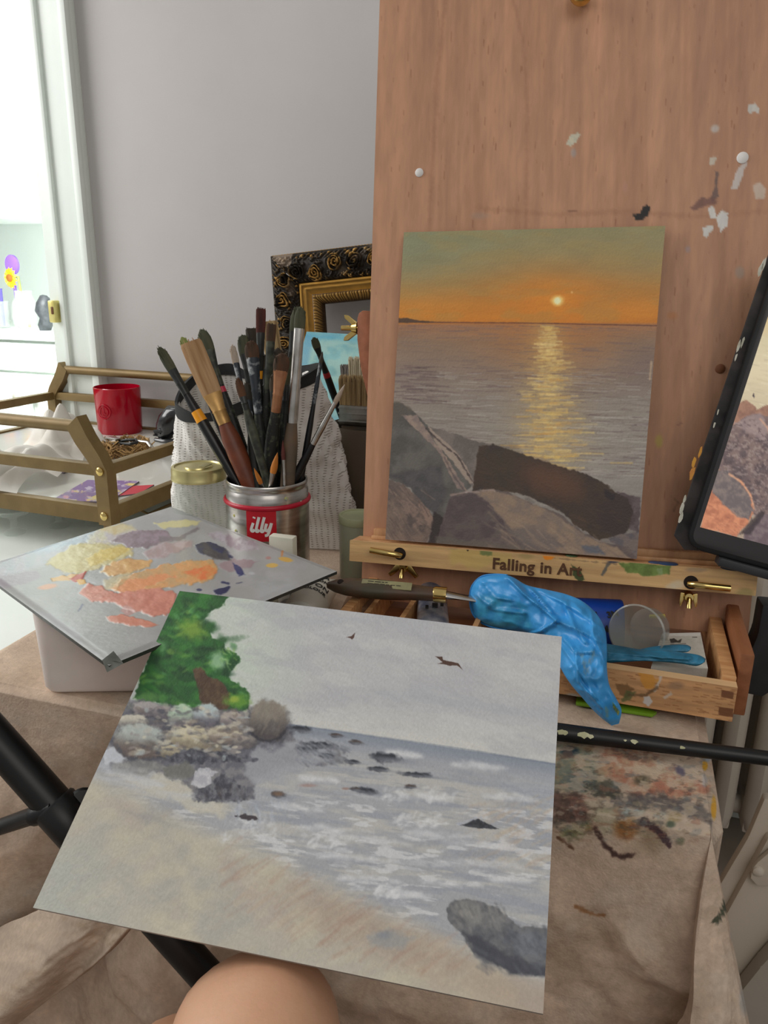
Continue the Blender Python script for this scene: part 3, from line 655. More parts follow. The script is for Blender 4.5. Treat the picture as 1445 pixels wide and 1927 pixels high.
    P([(142,1092),(158,1090),(162,1098),(150,1100)],(232,176,70),1,2,6,.95,seed=107,h=.6); p.ell(90,1104,17,5,(222,160,122),.9,.3,-.15)
    p.ell(512,1064,11,4,(224,184,94),.97,.2,-.05); p.ell(538,1053,14,4.5,(222,178,92),.97,.2,.15); p.line([(530,1046),(532,1036)],2,(214,140,80),.9); p.ell(505,1050,5,3,(190,120,110),.6); p.ell(473,1079,6,2.5,(200,200,204),.8)
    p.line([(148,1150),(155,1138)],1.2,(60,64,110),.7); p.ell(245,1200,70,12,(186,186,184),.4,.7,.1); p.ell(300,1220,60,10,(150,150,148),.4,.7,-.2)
    # impasto relief follows strokes
    p.h+=.12*(fbm(p.x/50,p.y/22,5,3)-.5)
    e=np.minimum(np.minimum(p.u,1-p.u),np.minimum(p.v,1-p.v)); p.h-=1.6*sst((.03-e)/.03)
o=panel('paint_palette',fp,0,0,0,0,.003,300,300,palp,M_pal,corners=cs,edge=(52,54,50),disp=.0007,gain=.84)
tag(o,'grey sheet palette smeared with orange, pink, yellow and blue paint','palette')
# folded wrapper corner at the near end
q=pc[1]; MB().add([q+np.array([-.008,.003,.0005]),q+np.array([.003,.004,.001]),q+np.array([.0,-.003,-.005]),q+np.array([-.002,.009,.006]),q+np.array([.008,.006,-.001])],[(0,2,3),(2,4,3),(0,3,1),(1,3,4)]).build('folded_corner',mat('wrapper_dark',(74,76,68),.5,col2=(120,122,116),ns=40),o)
# ================================================================ coffee can
cc=pz(508,1092,ZT+.002); cc[2]=ZT+.002; dep=lambda q: (CM.T@(np.array(q)-C0))[2]*-1
rc=79/F*dep((cc[0],cc[1],.86))*.99; ztop=py(508,899,cc[1])[2]; hc=ztop-cc[2]
t=thing('coffee_can','steel coffee can with red band, full of paint brushes','can',tuple(cc))
MB().lathe([(0,0),(rc*.97,0),(rc,.004),(rc,hc-.028),(rc*.985,hc-.022),(rc*.985,hc-.012),(rc*.955,hc-.010),(rc*.955,hc-.006),(rc*.97,hc-.005),(rc*.97,hc-.001),(rc*.955,hc),(rc*.93,hc-.001),(rc*.92,hc-.01),(rc*.92,.004),(0,.004)],tuple(cc),64).build('body',M_steel,t)
def torus(mb,c,R_,r,seg=56,s2=10,fr=None,wob=0):
    o=len(mb.v)
    for i in range(seg):
        a=2*math.pi*i/seg
        for k in range(s2):
            b=2*math.pi*k/s2; x=(R_+r*math.cos(b))*math.cos(a);y=(R_+r*math.cos(b))*math.sin(a);z=r*1.15*math.sin(b)+wob*math.sin(a*2)
            mb.v.append((c[0]+x,c[1]+y,c[2]+z) if fr is None else tuple(fr.P(c[0]+x,c[1]+y,c[2]+z)))
    for i in range(seg):
        for k in range(s2):
            i2=(i+1)%seg;k2=(k+1)%s2; mb.f.append((o+i*s2+k,o+i2*s2+k,o+i2*s2+k2,o+i*s2+k2))
    return mb
torus(MB(),(cc[0],cc[1],cc[2]+hc-.024),rc*.995,.0026).build('red_band',mat('red_gasket',(178,16,44),.35,col2=(165,12,38),ns=9),t)
ca0=math.atan2(C0[1]-cc[1],C0[0]-cc[0])   # angle facing the viewer
zl0=py(495,989,cc[1]-rc)[2]; al=ca0-math.asin(min(.9,(508-495)/79*1.0))
def onc(x,y,z): a=al+x/rc; R_=rc+.0004+z; return (cc[0]+R_*math.cos(a),cc[1]+R_*math.sin(a),zl0+y)
mb=MB(); mb.grid(lambda u,v: np.array([onc((q-.5)*.034,(w_-.5)*.036-.002,0) for q,w_ in zip(u,v)]),14,3); mb.build('logo_square',mat('logo_red',(184,20,38),.35,col2=(178,18,34),ns=5),t)
LT=mat('logo_white',(225,224,220),.4)
def strk(mb,pts,wd):
    P=[]
    # brush-like monoline letter: ribbon on the can
    pts=np.array(pts,float); n=[]
    for i in range(len(pts)):
        d=nz(np.append(pts[min(i+1,len(pts)-1)]-pts[max(i-1,0)],0))[:2]; n.append((-d[1],d[0]))
    V=[];Fq=[]
    for (x,y),(a,b) in zip(pts,n):
        V+=[onc(x+a*wd,y+b*wd,.0004),onc(x-a*wd,y-b*wd,.0004)]
    for i in range(len(pts)-1): Fq.append((2*i,2*i+1,2*i+3,2*i+2))
    mb.add(V,Fq)
def sm(pts,n=8):
    pts=np.array(pts,float); out=[]
    for i in range(len(pts)-1):
        p0=pts[max(i-1,0)];p1=pts[i];p2=pts[i+1];p3=pts[min(i+2,len(pts)-1)]
        for k in range(n):
            t_=k/n; out.append(.5*((2*p1)+(-p0+p2)*t_+(2*p0-5*p1+4*p2-p3)*t_**2+(-p0+3*p1-3*p2+p3)*t_**3))
    out.append(pts[-1]); return out
k=.0090
mb=MB()
for pts in ([(-1.1,.15),(-1.4,-.75),(-1.2,-.95),(-.95,-.7)],[(-1.0,.75),(-.93,.95)],[(-.35,.95),(-.75,-.7),(-.6,-.95),(-.35,-.7)],[(.3,.95),(-.12,-.7),(.02,-.95),(.25,-.7)],[(.55,.1),(.38,-.55),(.55,-.85),(.85,-.6),(1.12,.1)],[(1.15,.15),(.85,-.9),(.6,-1.4),(.3,-1.45)]):
    strk(mb,sm([(a*k+.0012,b*k+.0005) for a,b in pts]),.0016)
mb.build('lettering',LT,t)
mb=MB()
for a,zz,r_ in ((-.85,-.012,.003),(.45,.028,.0025),(-.9,.006,.0022),(.9,.02,.002)):
    mb.lathe([(0,.0006),(r_*.7,.0004),(r_,-.0006)],(0,0,0),9,Fr((cc[0]+rc*math.cos(ca0+a),cc[1]+rc*math.sin(ca0+a),zl0+zz),(-math.sin(ca0+a),math.cos(ca0+a),0),(0,0,1)))
mb.build('paint_drip',mat('drip_yellow_blue',(190,180,80),.5,col2=(110,150,180),ns=60,lo=.45,hi=.55),t)
# ================================================================ brushes
HM={'black':mat('handle_black',(16,16,17),.35,col2=(26,26,27),ns=40),
 'mottled':mat('handle_mottled',(22,23,20),.5,col2=(70,76,56),ns=120,lo=.54,hi=.66),
 'olive':mat('handle_olive',(70,74,58),.5,col2=(34,36,30),ns=90,lo=.4,hi=.6),
 'redbrown':mat('handle_redbrown',(120,62,36),.45,col2=(96,46,26),ns=40),
 'greybrown':mat('handle_greybrown',(82,74,62),.5,col2=(104,82,62),ns=50),
 'silver':mat('ferrule_silver',(200,198,194),.28,1,col2=(170,166,158),ns=60),
 'copper':mat('ferrule_copper',(190,140,104),.35,.8,col2=(160,110,80),ns=60),
 'goldf':mat('ferrule_gold',(196,156,96),.38,.6,col2=(168,128,76),ns=60),
 'blackf':mat('ferrule_black',(22,24,24),.4,col2=(40,44,40),ns=80),
 'painted':mat('ferrule_painted',(44,50,56),.5,.2,col2=(170,174,176),ns=90,lo=.52,hi=.66)}
BM={'green':mat('bristle_green',(52,56,44),.8,col2=(84,84,60),ns=100,stretch=(1,1,.1)),
 'tan':mat('bristle_tan',(190,156,116),.8,col2=(146,108,70),ns=160,stretch=(1,1,.06)),
 'rust':mat('bristle_rust',(92,58,36),.8,col2=(56,46,34),ns=120,stretch=(1,1,.1)),
 'darkred':mat('bristle_darkred',(96,44,36),.8,col2=(56,28,24),ns=120,stretch=(1,1,.1)),
 'lime':mat('bristle_lime',(150,160,84),.8,col2=(110,112,70),ns=90,stretch=(1,1,.2)),
 'orange':mat('bristle_orange',(206,128,44),.7,col2=(150,88,30),ns=100,stretch=(1,1,.2)),
 'pale':mat('bristle_pale',(186,176,164),.8,col2=(140,120,100),ns=100,stretch=(1,1,.2)),
 'dark':mat('bristle_dark',(44,40,34),.8,col2=(70,60,46),ns=100,stretch=(1,1,.1)),
 'hog':mat('bristle_hog',(190,164,120),.85,col2=(120,96,62),ns=220,stretch=(1,1,.04)),
 'cream':mat('bristle_cream',(216,206,180),.85,col2=(180,168,140),ns=220,stretch=(1,1,.05)),
 'grey':mat('bristle_grey',(150,142,136),.85,col2=(104,98,94),ns=220,stretch=(1,1,.05))}
def brush(tip,rim,ytip,label,hm,fm,bm_,hw,tw,flat=.45,blen=.028,flen=.035,band=None,bandat=.35,bandpx=None,base=None,hand=None,fan=0,roll=None,shape='filbert',group='paint brushes in the steel can',rough=0,dr=.0):
    """tip/rim pixels; ytip: depth of the tip behind the can axis; hw,tw half widths in metres"""
    T=py(*tip,cc[1]+ytip); 
    Rm=py(*rim,cc[1]+dr); 
    if base is None:
        rel=Rm[:2]-cc[:2]; rn=np.linalg.norm(rel); mx0=rc*.90-hw
        if rn>mx0: Rm=np.array([*(cc[:2]+rel*mx0/rn),Rm[2]])
    d=nz(T-Rm); L0=(Rm[2]-(ZT+.012))/d[2]; 
    B=Rm-d*L0
    # keep the butt inside the can
    if base is None:
        rel=B[:2]-cc[:2]; rr_=np.linalg.norm(rel); mx=rc*.86-hw
        if rr_>mx: 
            # shorten the brush so it rests where it would touch the wall
            lo,hi=0,L0
            for _ in range(30):
                m_=(lo+hi)/2; q=Rm-d*m_; 
                if np.linalg.norm(q[:2]-cc[:2])>mx: hi=m_
                else: lo=m_
            B=Rm-d*max(lo,.02)
    else: B=Rm-d*base
    L=np.linalg.norm(T-B); z=nz(T-B); view=nz(C0-T); x=nz(np.cross(view,z)*-1) if True else None; x=nz(np.cross(z,view)); 
    if roll: x=x*math.cos(roll)+np.cross(z,x)*math.sin(roll)
    y=np.cross(z,x)
    m_=Matrix(((x[0],y[0],z[0],B[0]),(x[1],y[1],z[1],B[1]),(x[2],y[2],z[2],B[2]),(0,0,0,1)))
    t=thing('paint_brush',label,'brush',group=group,m=m_)
    f=Fr(B,x,y); f.n=z
    hl=L-blen-flen; fr_=min(tw,hw)*.85
    def sw(pts,rad,seg=14):
        mb=MB(); o=len(mb.v)
        for zz,(ra,rb) in zip(pts,rad):
            for k_ in range(seg):
                th=2*math.pi*k_/seg; mb.v.append(tuple(f.P(ra*math.cos(th),rb*math.sin(th),zz)))
        for i in range(len(pts)-1):
            for k_ in range(seg): mb.f.append((o+i*seg+k_,o+i*seg+(k_+1)%seg,o+(i+1)*seg+(k_+1)%seg,o+(i+1)*seg+k_))
        mb.f.append(tuple(range(seg))); mb.f.append(tuple(o+(len(pts)-1)*seg+k_ for k_ in range(seg))); return mb
    rs=[(0,.45),(.03,.6),(.15,.75),(.5,.9),(.72,1.0),(.86,.95),(1,.62)]
    hr=hw
    sw([q*hl for q,_ in rs],[(hr*s_,hr*s_*(.85)) for _,s_ in rs]).build('handle',HM[hm],t)
    re=hr*.66
    sw([hl-.003,hl+.002,hl+flen*.35,hl+flen*.38,hl+flen*.42,hl+flen*.7,hl+flen],[(re,re),(re*1.04,re*1.04),(re*1.05,re*1.0),(re*1.15,re*1.05),(re*1.05,re*1.0),((re+tw)/2,re*.8+tw*flat*.2),(tw,max(tw*flat,.0012))]).build('ferrule',HM[fm],t)
    if shape=='filbert': pr=[(0,.98),(.3,1.08),(.6,1.05),(.82,.8),(.95,.42),(1,.1)]
    elif shape=='flat': pr=[(0,.98),(.3,1.08),(.7,1.12),(.95,1.1),(1,.95)]
    elif shape=='round': pr=[(0,1),(.25,1.15),(.5,.95),(.8,.5),(1,.06)]
    else: pr=[(0,.95),(.4,1.5),(.8,2.0),(1,2.1)]
    mb=sw([hl+flen-.002+q*(blen+.002) for q,_ in pr],[(tw*s_,max(tw*flat*min(s_,1)*(1 if q<.5 else .75),.0006)) for q,s_ in pr],20)
    # single hairs sticking out
    r=random.Random(int(tip[0]*7+tip[1]))
    for k_ in range(26):
        a=r.uniform(-1,1)*tw*(.9 if shape!='fan' else 1.7); b_=r.uniform(-1,1)*tw*flat*.6; e=1-abs(a/tw)**2*.35 if shape=='filbert' else 1
        if shape=='round': continue
        z1=hl+flen+blen*min(1.06,max(.5,e*r.uniform(.92,1.08)))
        P0=f.P(a*.8,b_,hl+flen+blen*.3); P1=f.P(a*1.05+r.uniform(-1,1)*.0006,b_,z1)
        mb.sweep([P0,(P0+P1)/2,P1],[.0006,.0006,.0003],4,up=x)
    mb.build('bristles',BM[bm_],t)
    if band:
        zz=hl*(1-0)*1.0; bl=band[1]
        zs=np.linspace(0,L,400); bx,by=projn([B+z*q for q in zs]); zb_=(zs[np.argmin((bx-bandpx[0])**2+(by-bandpx[1])**2)]-bl/2) if bandpx else L*(1-bandat)
        rr_=np.interp(zb_/hl,[q for q,_ in rs],[s_ for _,s_ in rs])*hr*1.03; r2_=np.interp((zb_+bl)/hl,[q for q,_ in rs],[s_ for _,s_ in rs])*hr*1.03
        sw([zb_,zb_,zb_+bl,zb_+bl],[(rr_*.9,rr_*.77),(rr_,rr_*.87),(r2_,r2_*.87),(r2_*.9,r2_*.77)]).build('colour_band',mat('band_'+band[0],dict(yellow=(240,160,20),pink=(190,50,74),red=(150,30,36),white=(210,206,200))[band[0]],.4),t)
    return t
brush((299,653),(446,906),.00,'black brush with orange-yellow band, leftmost in the can','black','blackf','green',.0068,.0055,blen=.03,flen=.03,band=('yellow',.014),bandpx=(373,784),dr=-.01)
brush((342,634),(456,905),.03,'slim brush with lime-tipped pale bristles behind the wide tan brush','black','goldf','lime',.004,.0052,blen=.026,flen=.045,dr=.01)
brush((358,643),(470,909),-.01,'wide tan brush with golden ferrule and red-brown handle','redbrown','goldf','tan',.0112,.0112,blen=.062,flen=.034,shape='flat',flat=.35,dr=-.02)
brush((379,620),(478,905),.05,'olive filbert brush with a pink ring on its grey-green handle','mottled','olive','green',.0062,.0075,blen=.026,flen=.042,band=('pink',.007),bandpx=(424,731),dr=.02) if 'olive' in HM else None
brush((437,650),(492,905),.02,'slim brush with pale crusted tip and paint-smeared ferrule','mottled','painted','pale',.0042,.0038,blen=.02,flen=.04,dr=.0)
brush((447,712),(503,908),-.03,'short mottled olive brush with rusty tip standing in front','olive','mottledf' if False else 'blackf','rust',.0054,.0042,blen=.02,flen=.012,dr=-.03)
brush((456,630),(495,904),.05,'dark brush with rounded greenish tip behind the crusted one','mottled','blackf','green',.0064,.0068,blen=.022,flen=.03,dr=.03)
brush((472,641),(500,907),.0,'brush with rusty tip and ferrule crusted with grey paint','mottled','painted','rust',.0074,.0074,blen=.018,flen=.06,band=('white',.018),bandpx=(477,740),dr=-.01)
brush((475,618),(498,904),.06,'dark flat brush partly hidden behind the rusty one','black','blackf','dark',.0050,.0075,blen=.024,flen=.03,shape='flat',dr=.035)
brush((491,581),(486,905),.03,'tall black brush with splayed dark red bristles and yellow band','black','blackf','darkred',.0062,.0050,blen=.026,flen=.040,band=('yellow',.013),bandpx=(488,702),shape='flat',dr=.015)
brush((511,610),(494,907),.0,'tall mottled green brush with short brown flat tip','mottled','olive','rust',.0066,.0048,blen=.018,flen=.05,shape='flat',dr=.0)
brush((505,605),(552,905),.05,'brush with wide angled dirty tan bristles leaning left','mottled','goldf','hog',.0056,.0095,blen=.040,flen=.02,shape='flat',dr=.03)
brush((532,665),(503,909),-.02,'flat brush with copper ferrule and dark rusty tip','mottled','copper','rust',.0080,.0080,blen=.018,flen=.044,shape='filbert',dr=-.015)
brush((560,577),(520,905),.06,'tall dark green brush with thin silver collar at the top','mottled','blackf','green',.0060,.0062,blen=.028,flen=.04,dr=.03)
brush((566,578),(546,907),.0,'tallest thick brush with long silver ferrule and grey-brown handle','greybrown','silver','green',.0086,.0058,blen=.022,flen=.100,dr=-.015)
brush((607,661),(566,904),.03,'thin black brush with pointed dark tip leaning right','black','painted','dark',.0036,.0020,blen=.012,flen=.045,shape='round',flat=1,dr=.01)
brush((649,723),(567,905),.0,'fine black brush with silver ferrule leaning furthest right','black','silver','pale',.0050,.0026,blen=.022,flen=.052,shape='round',flat=1,dr=-.01)
brush((522,852),(510,908),-.035,'small orange-tipped round brush low in the middle of the can','black','silver','orange',.0030,.0034,blen=.022,flen=.035,shape='round',flat=1,dr=-.035)
brush((478,881),(492,912),-.045,'tiny orange-tipped brush barely clearing the can rim','black','silver','orange',.0024,.0024,blen=.018,flen=.03,shape='round',flat=1,dr=-.038)
brush((532,828),(543,906),-.02,'thin brush with reddish tip beside the thick silver one','black','silver','darkred',.0026,.0022,blen=.02,flen=.03,shape='round',flat=1,dr=-.03)
brush((519,700),(512,908),-.01,'dark paint-crusted brush in the thick of the bundle','mottled','blackf','dark',.0064,.0062,blen=.02,flen=.03,dr=-.012)
brush((463,720),(484,909),.01,'short dark crusted brush behind the front olive one','mottled','painted','dark',.0056,.0048,blen=.02,flen=.03,dr=-.02)
brush((541,690),(531,907),.02,'dark green crusted brush left of the thick silver one','mottled','blackf','green',.0066,.0054,blen=.02,flen=.03,dr=.0)
brush((500,668),(506,906),.03,'dark crusted brush with blunt tip deep in the middle of the bundle','mottled','blackf','dark',.0074,.0056,blen=.016,flen=.03,dr=.01)
brush((523,655),(524,906),.04,'black paint-caked brush standing upright behind the copper one','mottled','blackf','dark',.0076,.0056,blen=.016,flen=.03,dr=.02)
brush((551,668),(536,906),.05,'dark brush with green-brown tip half hidden by the silver ferrule','mottled','blackf','green',.0070,.0054,blen=.016,flen=.03,dr=.03)
brush((470,735),(478,907),.02,'short black brush leaning left behind the red-brown handle','black','blackf','dark',.0066,.0050,blen=.014,flen=.03,dr=.01)
# ================================================================ glass jar with lid
jb=py(373,880,.79); jr=53/F*dep(jb)
jc=(jb[0],jb[1],ZT+.002); jt=jb[2]+.002-jc[2]
t=thing('glass_jar','empty clear glass jar with gold screw lid left of the can','jar',jc)
MB().lathe([(0,0),(jr*.86,0),(jr*.95,.006),(jr*.98,.02),(jr*.98,jt-.045),(jr*.94,jt-.032),(jr*.86,jt-.024),(jr*.86,jt-.008),(jr*.80,jt-.008),(jr*.80,jt-.024),(jr*.88,jt-.034),(jr*.92,jt-.046),(jr*.92,.02),(jr*.88,.008),(0,.007)],jc,48).build('vessel',M_glass,t)
l=MB().lathe([(jr*.90,jt-.015),(jr*.965,jt-.015),(jr*.965,jt-.012),(jr*.95,jt-.011),(jr*.95,jt-.004),(jr*.93,jt),(jr*.84,jt+.0005),(jr*.80,jt-.001),(jr*.5,jt-.001),(jr*.48,jt+.0006),(0,jt+.0006)],jc,56).build('lid',mat('gold_lid',(206,196,140),.3,.75,col2=(186,170,112),ns=12),t)
MB().box(jc[0]+.004,jc[0]+.012,jc[1]-.006,jc[1]+.012,jc[2]+jt,jc[2]+jt+.0012,bev=.0003).build('date_mark',mat('lid_stamp',(140,132,90),.5),l)
# ================================================================ woven bag
bag_rim_px=[(332,765,.84),(343,738,.87),(368,712,.91),(396,698,.94),(436,694,.95),(470,706,.95),(530,704,.95),(575,696,.94),(599,690,.91),(590,706,.88),(545,728,.85),(485,752,.83),(430,775,.82),(378,786,.815),(346,780,.82)]
RP=np.array([py(a,b_,c_+.045) for a,b_,c_ in bag_rim_px]); BPx=[(338,985,.86),(345,960,.90),(370,955,.95),(410,950,.98),(460,950,1.0),(520,950,1.0),(590,960,1.0),(650,985,.98),(686,1020,.95),(676,1050,.90),(600,1052,.885),(510,1048,.87),(420,1040,.86),(350,1010,.85)]
BP=np.array([[*(py(a,b_,c_+.03)[:2]),ZT+.002] for a,b_,c_ in BPx])
def loopi(Pts,n):
    Pts=np.vstack([Pts,Pts[:3]]); out=[]; m_=len(Pts)-3
    for i in range(n):
        q=i/n*m_; k_=int(q); t_=q-k_; p0=Pts[(k_-1)%m_];p1=Pts[k_];p2=Pts[k_+1];p3=Pts[k_+2]
        out.append(.5*((2*p1)+(-p0+p2)*t_+(2*p0-5*p1+4*p2-p3)*t_**2+(-p0+3*p1-3*p2+p3)*t_**3))
    return np.array(out)
n=140; R1=loopi(RP,n); B1=loopi(BP,n); cen=(R1.mean(0)+B1.mean(0))/2
t=thing('woven_pouch','white woven mesh pouch with black zip rim behind the can','pouch',(cen[0],cen[1],ZT))
mb=MB(); nv=70
rows=[]
for j in range(nv):
    v=j/(nv-1); P=R1*(1-v)+B1*v; a=np.arange(n)/n*2*math.pi
    P=P+(P-P.mean(0))*np.array([1,1,0])*(.10*math.sin(v*math.pi))*(1+.5*np.sin(a*3+1))[:,None]
    wv=(np.abs(fbm(np.cos(a)*3+v*4,np.sin(a)*3+v*3,5,3)-.5)*.05+.012*np.sin(a*5+v*3)*v)*math.sin(v*math.pi)**.5
    P=P+nz(cen-0)*0+(P-P.mean(0))/np.linalg.norm((P-P.mean(0)),axis=1)[:,None]*wv[:,None]*-1*np.array([1,1,.2])
    P[:,2]=np.maximum(P[:,2],ZT+.0015); rows.append(P)
mb.v=[tuple(q) for r_ in rows for q in r_]
for j in range(nv-1):
    for i in range(n): mb.f.append((j*n+i,j*n+(i+1)%n,(j+1)*n+(i+1)%n,(j+1)*n+i))
pp=Painter(np.array(mb.v),(196,193,187)); L_=np.array([[i/n*230,j/(nv-1)*62] for j in range(nv) for i in range(n)])
MW=mat('woven_mesh',(226,223,218),.75,col2=(196,192,186),ns=7,lo=.42,hi=.75,bump=.3,bs=300)
nt=MW.node_tree; wv_=nt.nodes.new('ShaderNodeTexWave'); wv_.wave_type='BANDS'; wv_.bands_direction='Z'; wv_.inputs['Scale'].default_value=95; wv_.inputs['Distortion'].default_value=2.5; wv_.inputs['Detail'].default_value=1
tcn=[q for q in nt.nodes if q.type=='TEX_COORD'][0]; nt.links.new(tcn.outputs['Object'],wv_.inputs['Vector'])
wv2=nt.nodes.new('ShaderNodeTexWave'); wv2.wave_type='BANDS'; wv2.bands_direction='X'; wv2.inputs['Scale'].default_value=42; wv2.inputs['Distortion'].default_value=2.5; nt.links.new(tcn.outputs['Object'],wv2.inputs['Vector'])
mn=nt.nodes.new('ShaderNodeMath'); mn.operation='MULTIPLY'; nt.links.new(wv_.outputs['Fac'],mn.inputs[0]); nt.links.new(wv2.outputs['Fac'],mn.inputs[1])
rp2=nt.nodes.new('ShaderNodeValToRGB'); rp2.color_ramp.elements[0].position=.56; rp2.color_ramp.elements[0].color=(1,1,1,1); rp2.color_ramp.elements[1].position=.7; rp2.color_ramp.elements[1].color=(.50,.48,.46,1); nt.links.new(mn.outputs[0],rp2.inputs[0])
mx=nt.nodes.new('ShaderNodeMix'); mx.data_type='RGBA'; mx.blend_type='MULTIPLY'; mx.inputs[0].default_value=1
bs_=nt.nodes['Principled BSDF']; src=bs_.inputs['Base Color'].links[0].from_socket; nt.links.new(src,mx.inputs[6]); nt.links.new(rp2.outputs[0],mx.inputs[7]); nt.links.new(mx.outputs[2],bs_.inputs['Base Color'])
mb.build('body',MW,t,ang=180)
mb=MB(); 
for i in range(n):
    d=nz(R1[(i+1)%n]-R1[i]); o_=R1[i]-RP.mean(0); o_=nz(o_*np.array([1,1,0]))
    for k_,(a,b_) in enumerate(((-.0015,-.0075),(.002,-.0075),(.002,.006),(-.0015,.006))): mb.v.append(tuple(R1[i]+o_*a+np.array([0,0,b_*(.8+.4*math.sin(i*.13)**2)])))
for i in range(n):
    for k_ in range(4): mb.f.append((4*i+k_,4*i+(k_+1)%4,4*((i+1)%n)+(k_+1)%4,4*((i+1)%n)+k_))
mb.build('zip_rim',mat('black_webbing',(18,18,19),.7,col2=(32,32,33),ns=90),t)
# ================================================================ ornate frame leaning on the wall
A=py(515,484,1.50); Bq=py(696,462,1.50)
fo=Fr(A,Bq-A,(0,.12,1)); fo.n=np.cross(fo.u,fo.w)
FW=.36; FH=(A[2]-ZT-.006)/fo.w[2]-.0
sc_=1.0; pw=py(602,484,1.50)[0]-A[0]      # moulding width
t=thing('ornate_picture_frame','empty ornate dark and gilt picture frame leaning on the wall','picture frame',tuple(fo.P(FW/2,-FH,0)))
def mould(prof,name,m,paintfn=None,disp=None,ns=220):
    """prof: (distance in from the outer edge, height); swept round four mitred sides"""
    prof=np.array(prof,float); k_=len(prof); mb=MB(); cols=[]
    for side in range(4):
        L=FW if side%2==0 else FH
        Sg=np.linspace(0,1,ns); V=[]
        dd,hh=prof[:,0],prof[:,1]
        s2,d2=np.meshgrid(Sg,dd,indexing='ij'); h2=np.tile(hh,(ns,1))
        along=d2+(L-2*d2)*s2
        hgt=h2+(disp(along,d2,L,side) if disp else 0)
        if side==0: a=along;b_=-d2
        elif side==1: a=FW-d2;b_=-along
        elif side==2: a=FW-along;b_=-FH+d2
        else: a=d2;b_=-FH+along
        P=fo.O+a.ravel()[:,None]*fo.u+b_.ravel()[:,None]*fo.w+hgt.ravel()[:,None]*fo.n
        o_=len(mb.v); mb.v+=list(map(tuple,P)); cols.append(paintfn(along.ravel(),d2.ravel(),(hgt-h2).ravel(),side) if paintfn else np.ones((len(P),3)))
        for i in range(ns-1):
            for j in range(k_-1): q=o_+i*k_+j; mb.f.append((q,q+1,q+k_+1,q+k_))
    return mb.build(name,m,t,cols=np.vstack(cols),ang=180)
w1=pw*.60
def scroll(al,d,L,side):
    # running acanthus scrolls: C-curves alternating about the mid line
    per=.040; u=al/per+side*.37; cell=np.floor(u); x=(u-cell-.5)*per+.012*(fbm(al*45,d*45,11+side,2)-.5); y=(d-w1*(.42+.3*hsh(cell,cell,5)))*np.where(cell%2==0,1,-1)+.012*(fbm(al*45,d*45,17+side,2)-.5)
    r=np.hypot(x,y+.002); th_=np.arctan2(y+.002,x); sp=np.abs(((r/.0058-th_/(2*math.pi))%1)-.5)*2
    env=sst((.019-r)/.006)
    g=(1-sst(sp*1.4))*env*.009*(.5+fbm(al*50,d*50,31+side,2))
    leaf=np.abs(np.sin(al*420+d*260))*sst((np.abs(d-w1*.12)-.0)/.006)*0
    edge=.004*np.abs(np.sin(al*math.pi/.0075+np.sin(d*500)*1.5))*sst((d-w1*.72)/.006)*sst((w1-.001-d)/.003)
    edge2=.0045*np.abs(np.sin(al*math.pi/.011+d*300))*sst((w1*.32-d)/.006)*sst((d-.004)/.003)
    cr=.004*sst((fbm(al*160,d*160,4+side,3)-.5)/.2)
    return g+edge+edge2+cr*sst((d-.003)/.004)*sst((w1-d)/.003)
def spaint(al,d,h,side):
    hi=sst((h-.003)/.005)[:,None]*sst((fbm(al*60,d*60,7,2)-.35)/.2)[:,None]
    c=np.array((34,26,17))*(1-hi)+np.array((214,168,92))*hi
    q=sst((fbm(al*22,d*22,9,2)-.62)/.08)[:,None]*.6; c=c*(1-q)+np.array((120,104,88))*q
    chip=((al<.05)&(al>.008)&(side==0)&(d<w1*.55)&(d<.03-al*.1))[:,None]*.8; c=c*(1-chip)+np.array((160,142,124))*chip
    return lin(np.clip(c,0,255))
M_orn=mat('carved_dark_gilt',None,.55,.25,attr=True,nd=.6,ns=200,bump=.3,bs=200)
dv=np.linspace(0,w1,46); hv=.012+.016*np.sin(np.clip(dv/w1,0,1)*math.pi*.85+.3); hv[0]=-.0
prof=[(0,-.02),(0,.006)]+[(d_,h_) for d_,h_ in zip(dv[1:],hv[1:])]
mould(prof,'carved_moulding',M_orn,spaint,scroll,320)
def gpaint(al,d,h,side):
    c=np.tile(np.array((190,142,62.)),(len(al),1)); c*=(1+.25*(fbm(al*80,d*400,3,2)-.5))[:,None]
    k_=sst(-np.sin((d-w1)*900)*2)[:,None]*.5; return lin(np.clip(c*(1-k_*.6),0,255))
M_gilt=mat('gilt_moulding',None,.4,.45,attr=True,nd=.3,ns=90)
w2=pw*.82
mould([(w1,.016),(w1,.021),(w1+.003,.023),(w1+.006,.021),(w1+.008,.016),(w1+.010,.018),(w1+.013,.016),(w2,.010)],'gilt_moulding',M_gilt,gpaint,None,60)
def bd(al,d,L,side): return .004*np.abs(np.sin(al*math.pi/.006+.6*np.sin(al*260)))*sst((d-w2)/.002)*sst((pw-d)/.002)
def bpaint(al,d,h,side):
    hi=sst(h/.003)[:,None]; return lin(np.clip(np.array((70,50,26))*(1-hi)+np.array((186,146,78))*hi,0,255))
mould([(w2,.008),(w2+.002,.010),(w2+.004,.011),(w2+.006,.010),(w2+.008,.008),(pw,.004),(pw,-.012)],'beaded_inner_edge',M_orn,bpaint,bd,300)
def be2(al,d,L,side): return .0035*np.abs(np.sin(al*math.pi/.0065))
mould([(-.001,.0),(-.001,.008),(.002,.012),(.005,.009)],'beaded_outer_edge',M_orn,bpaint,be2,300)
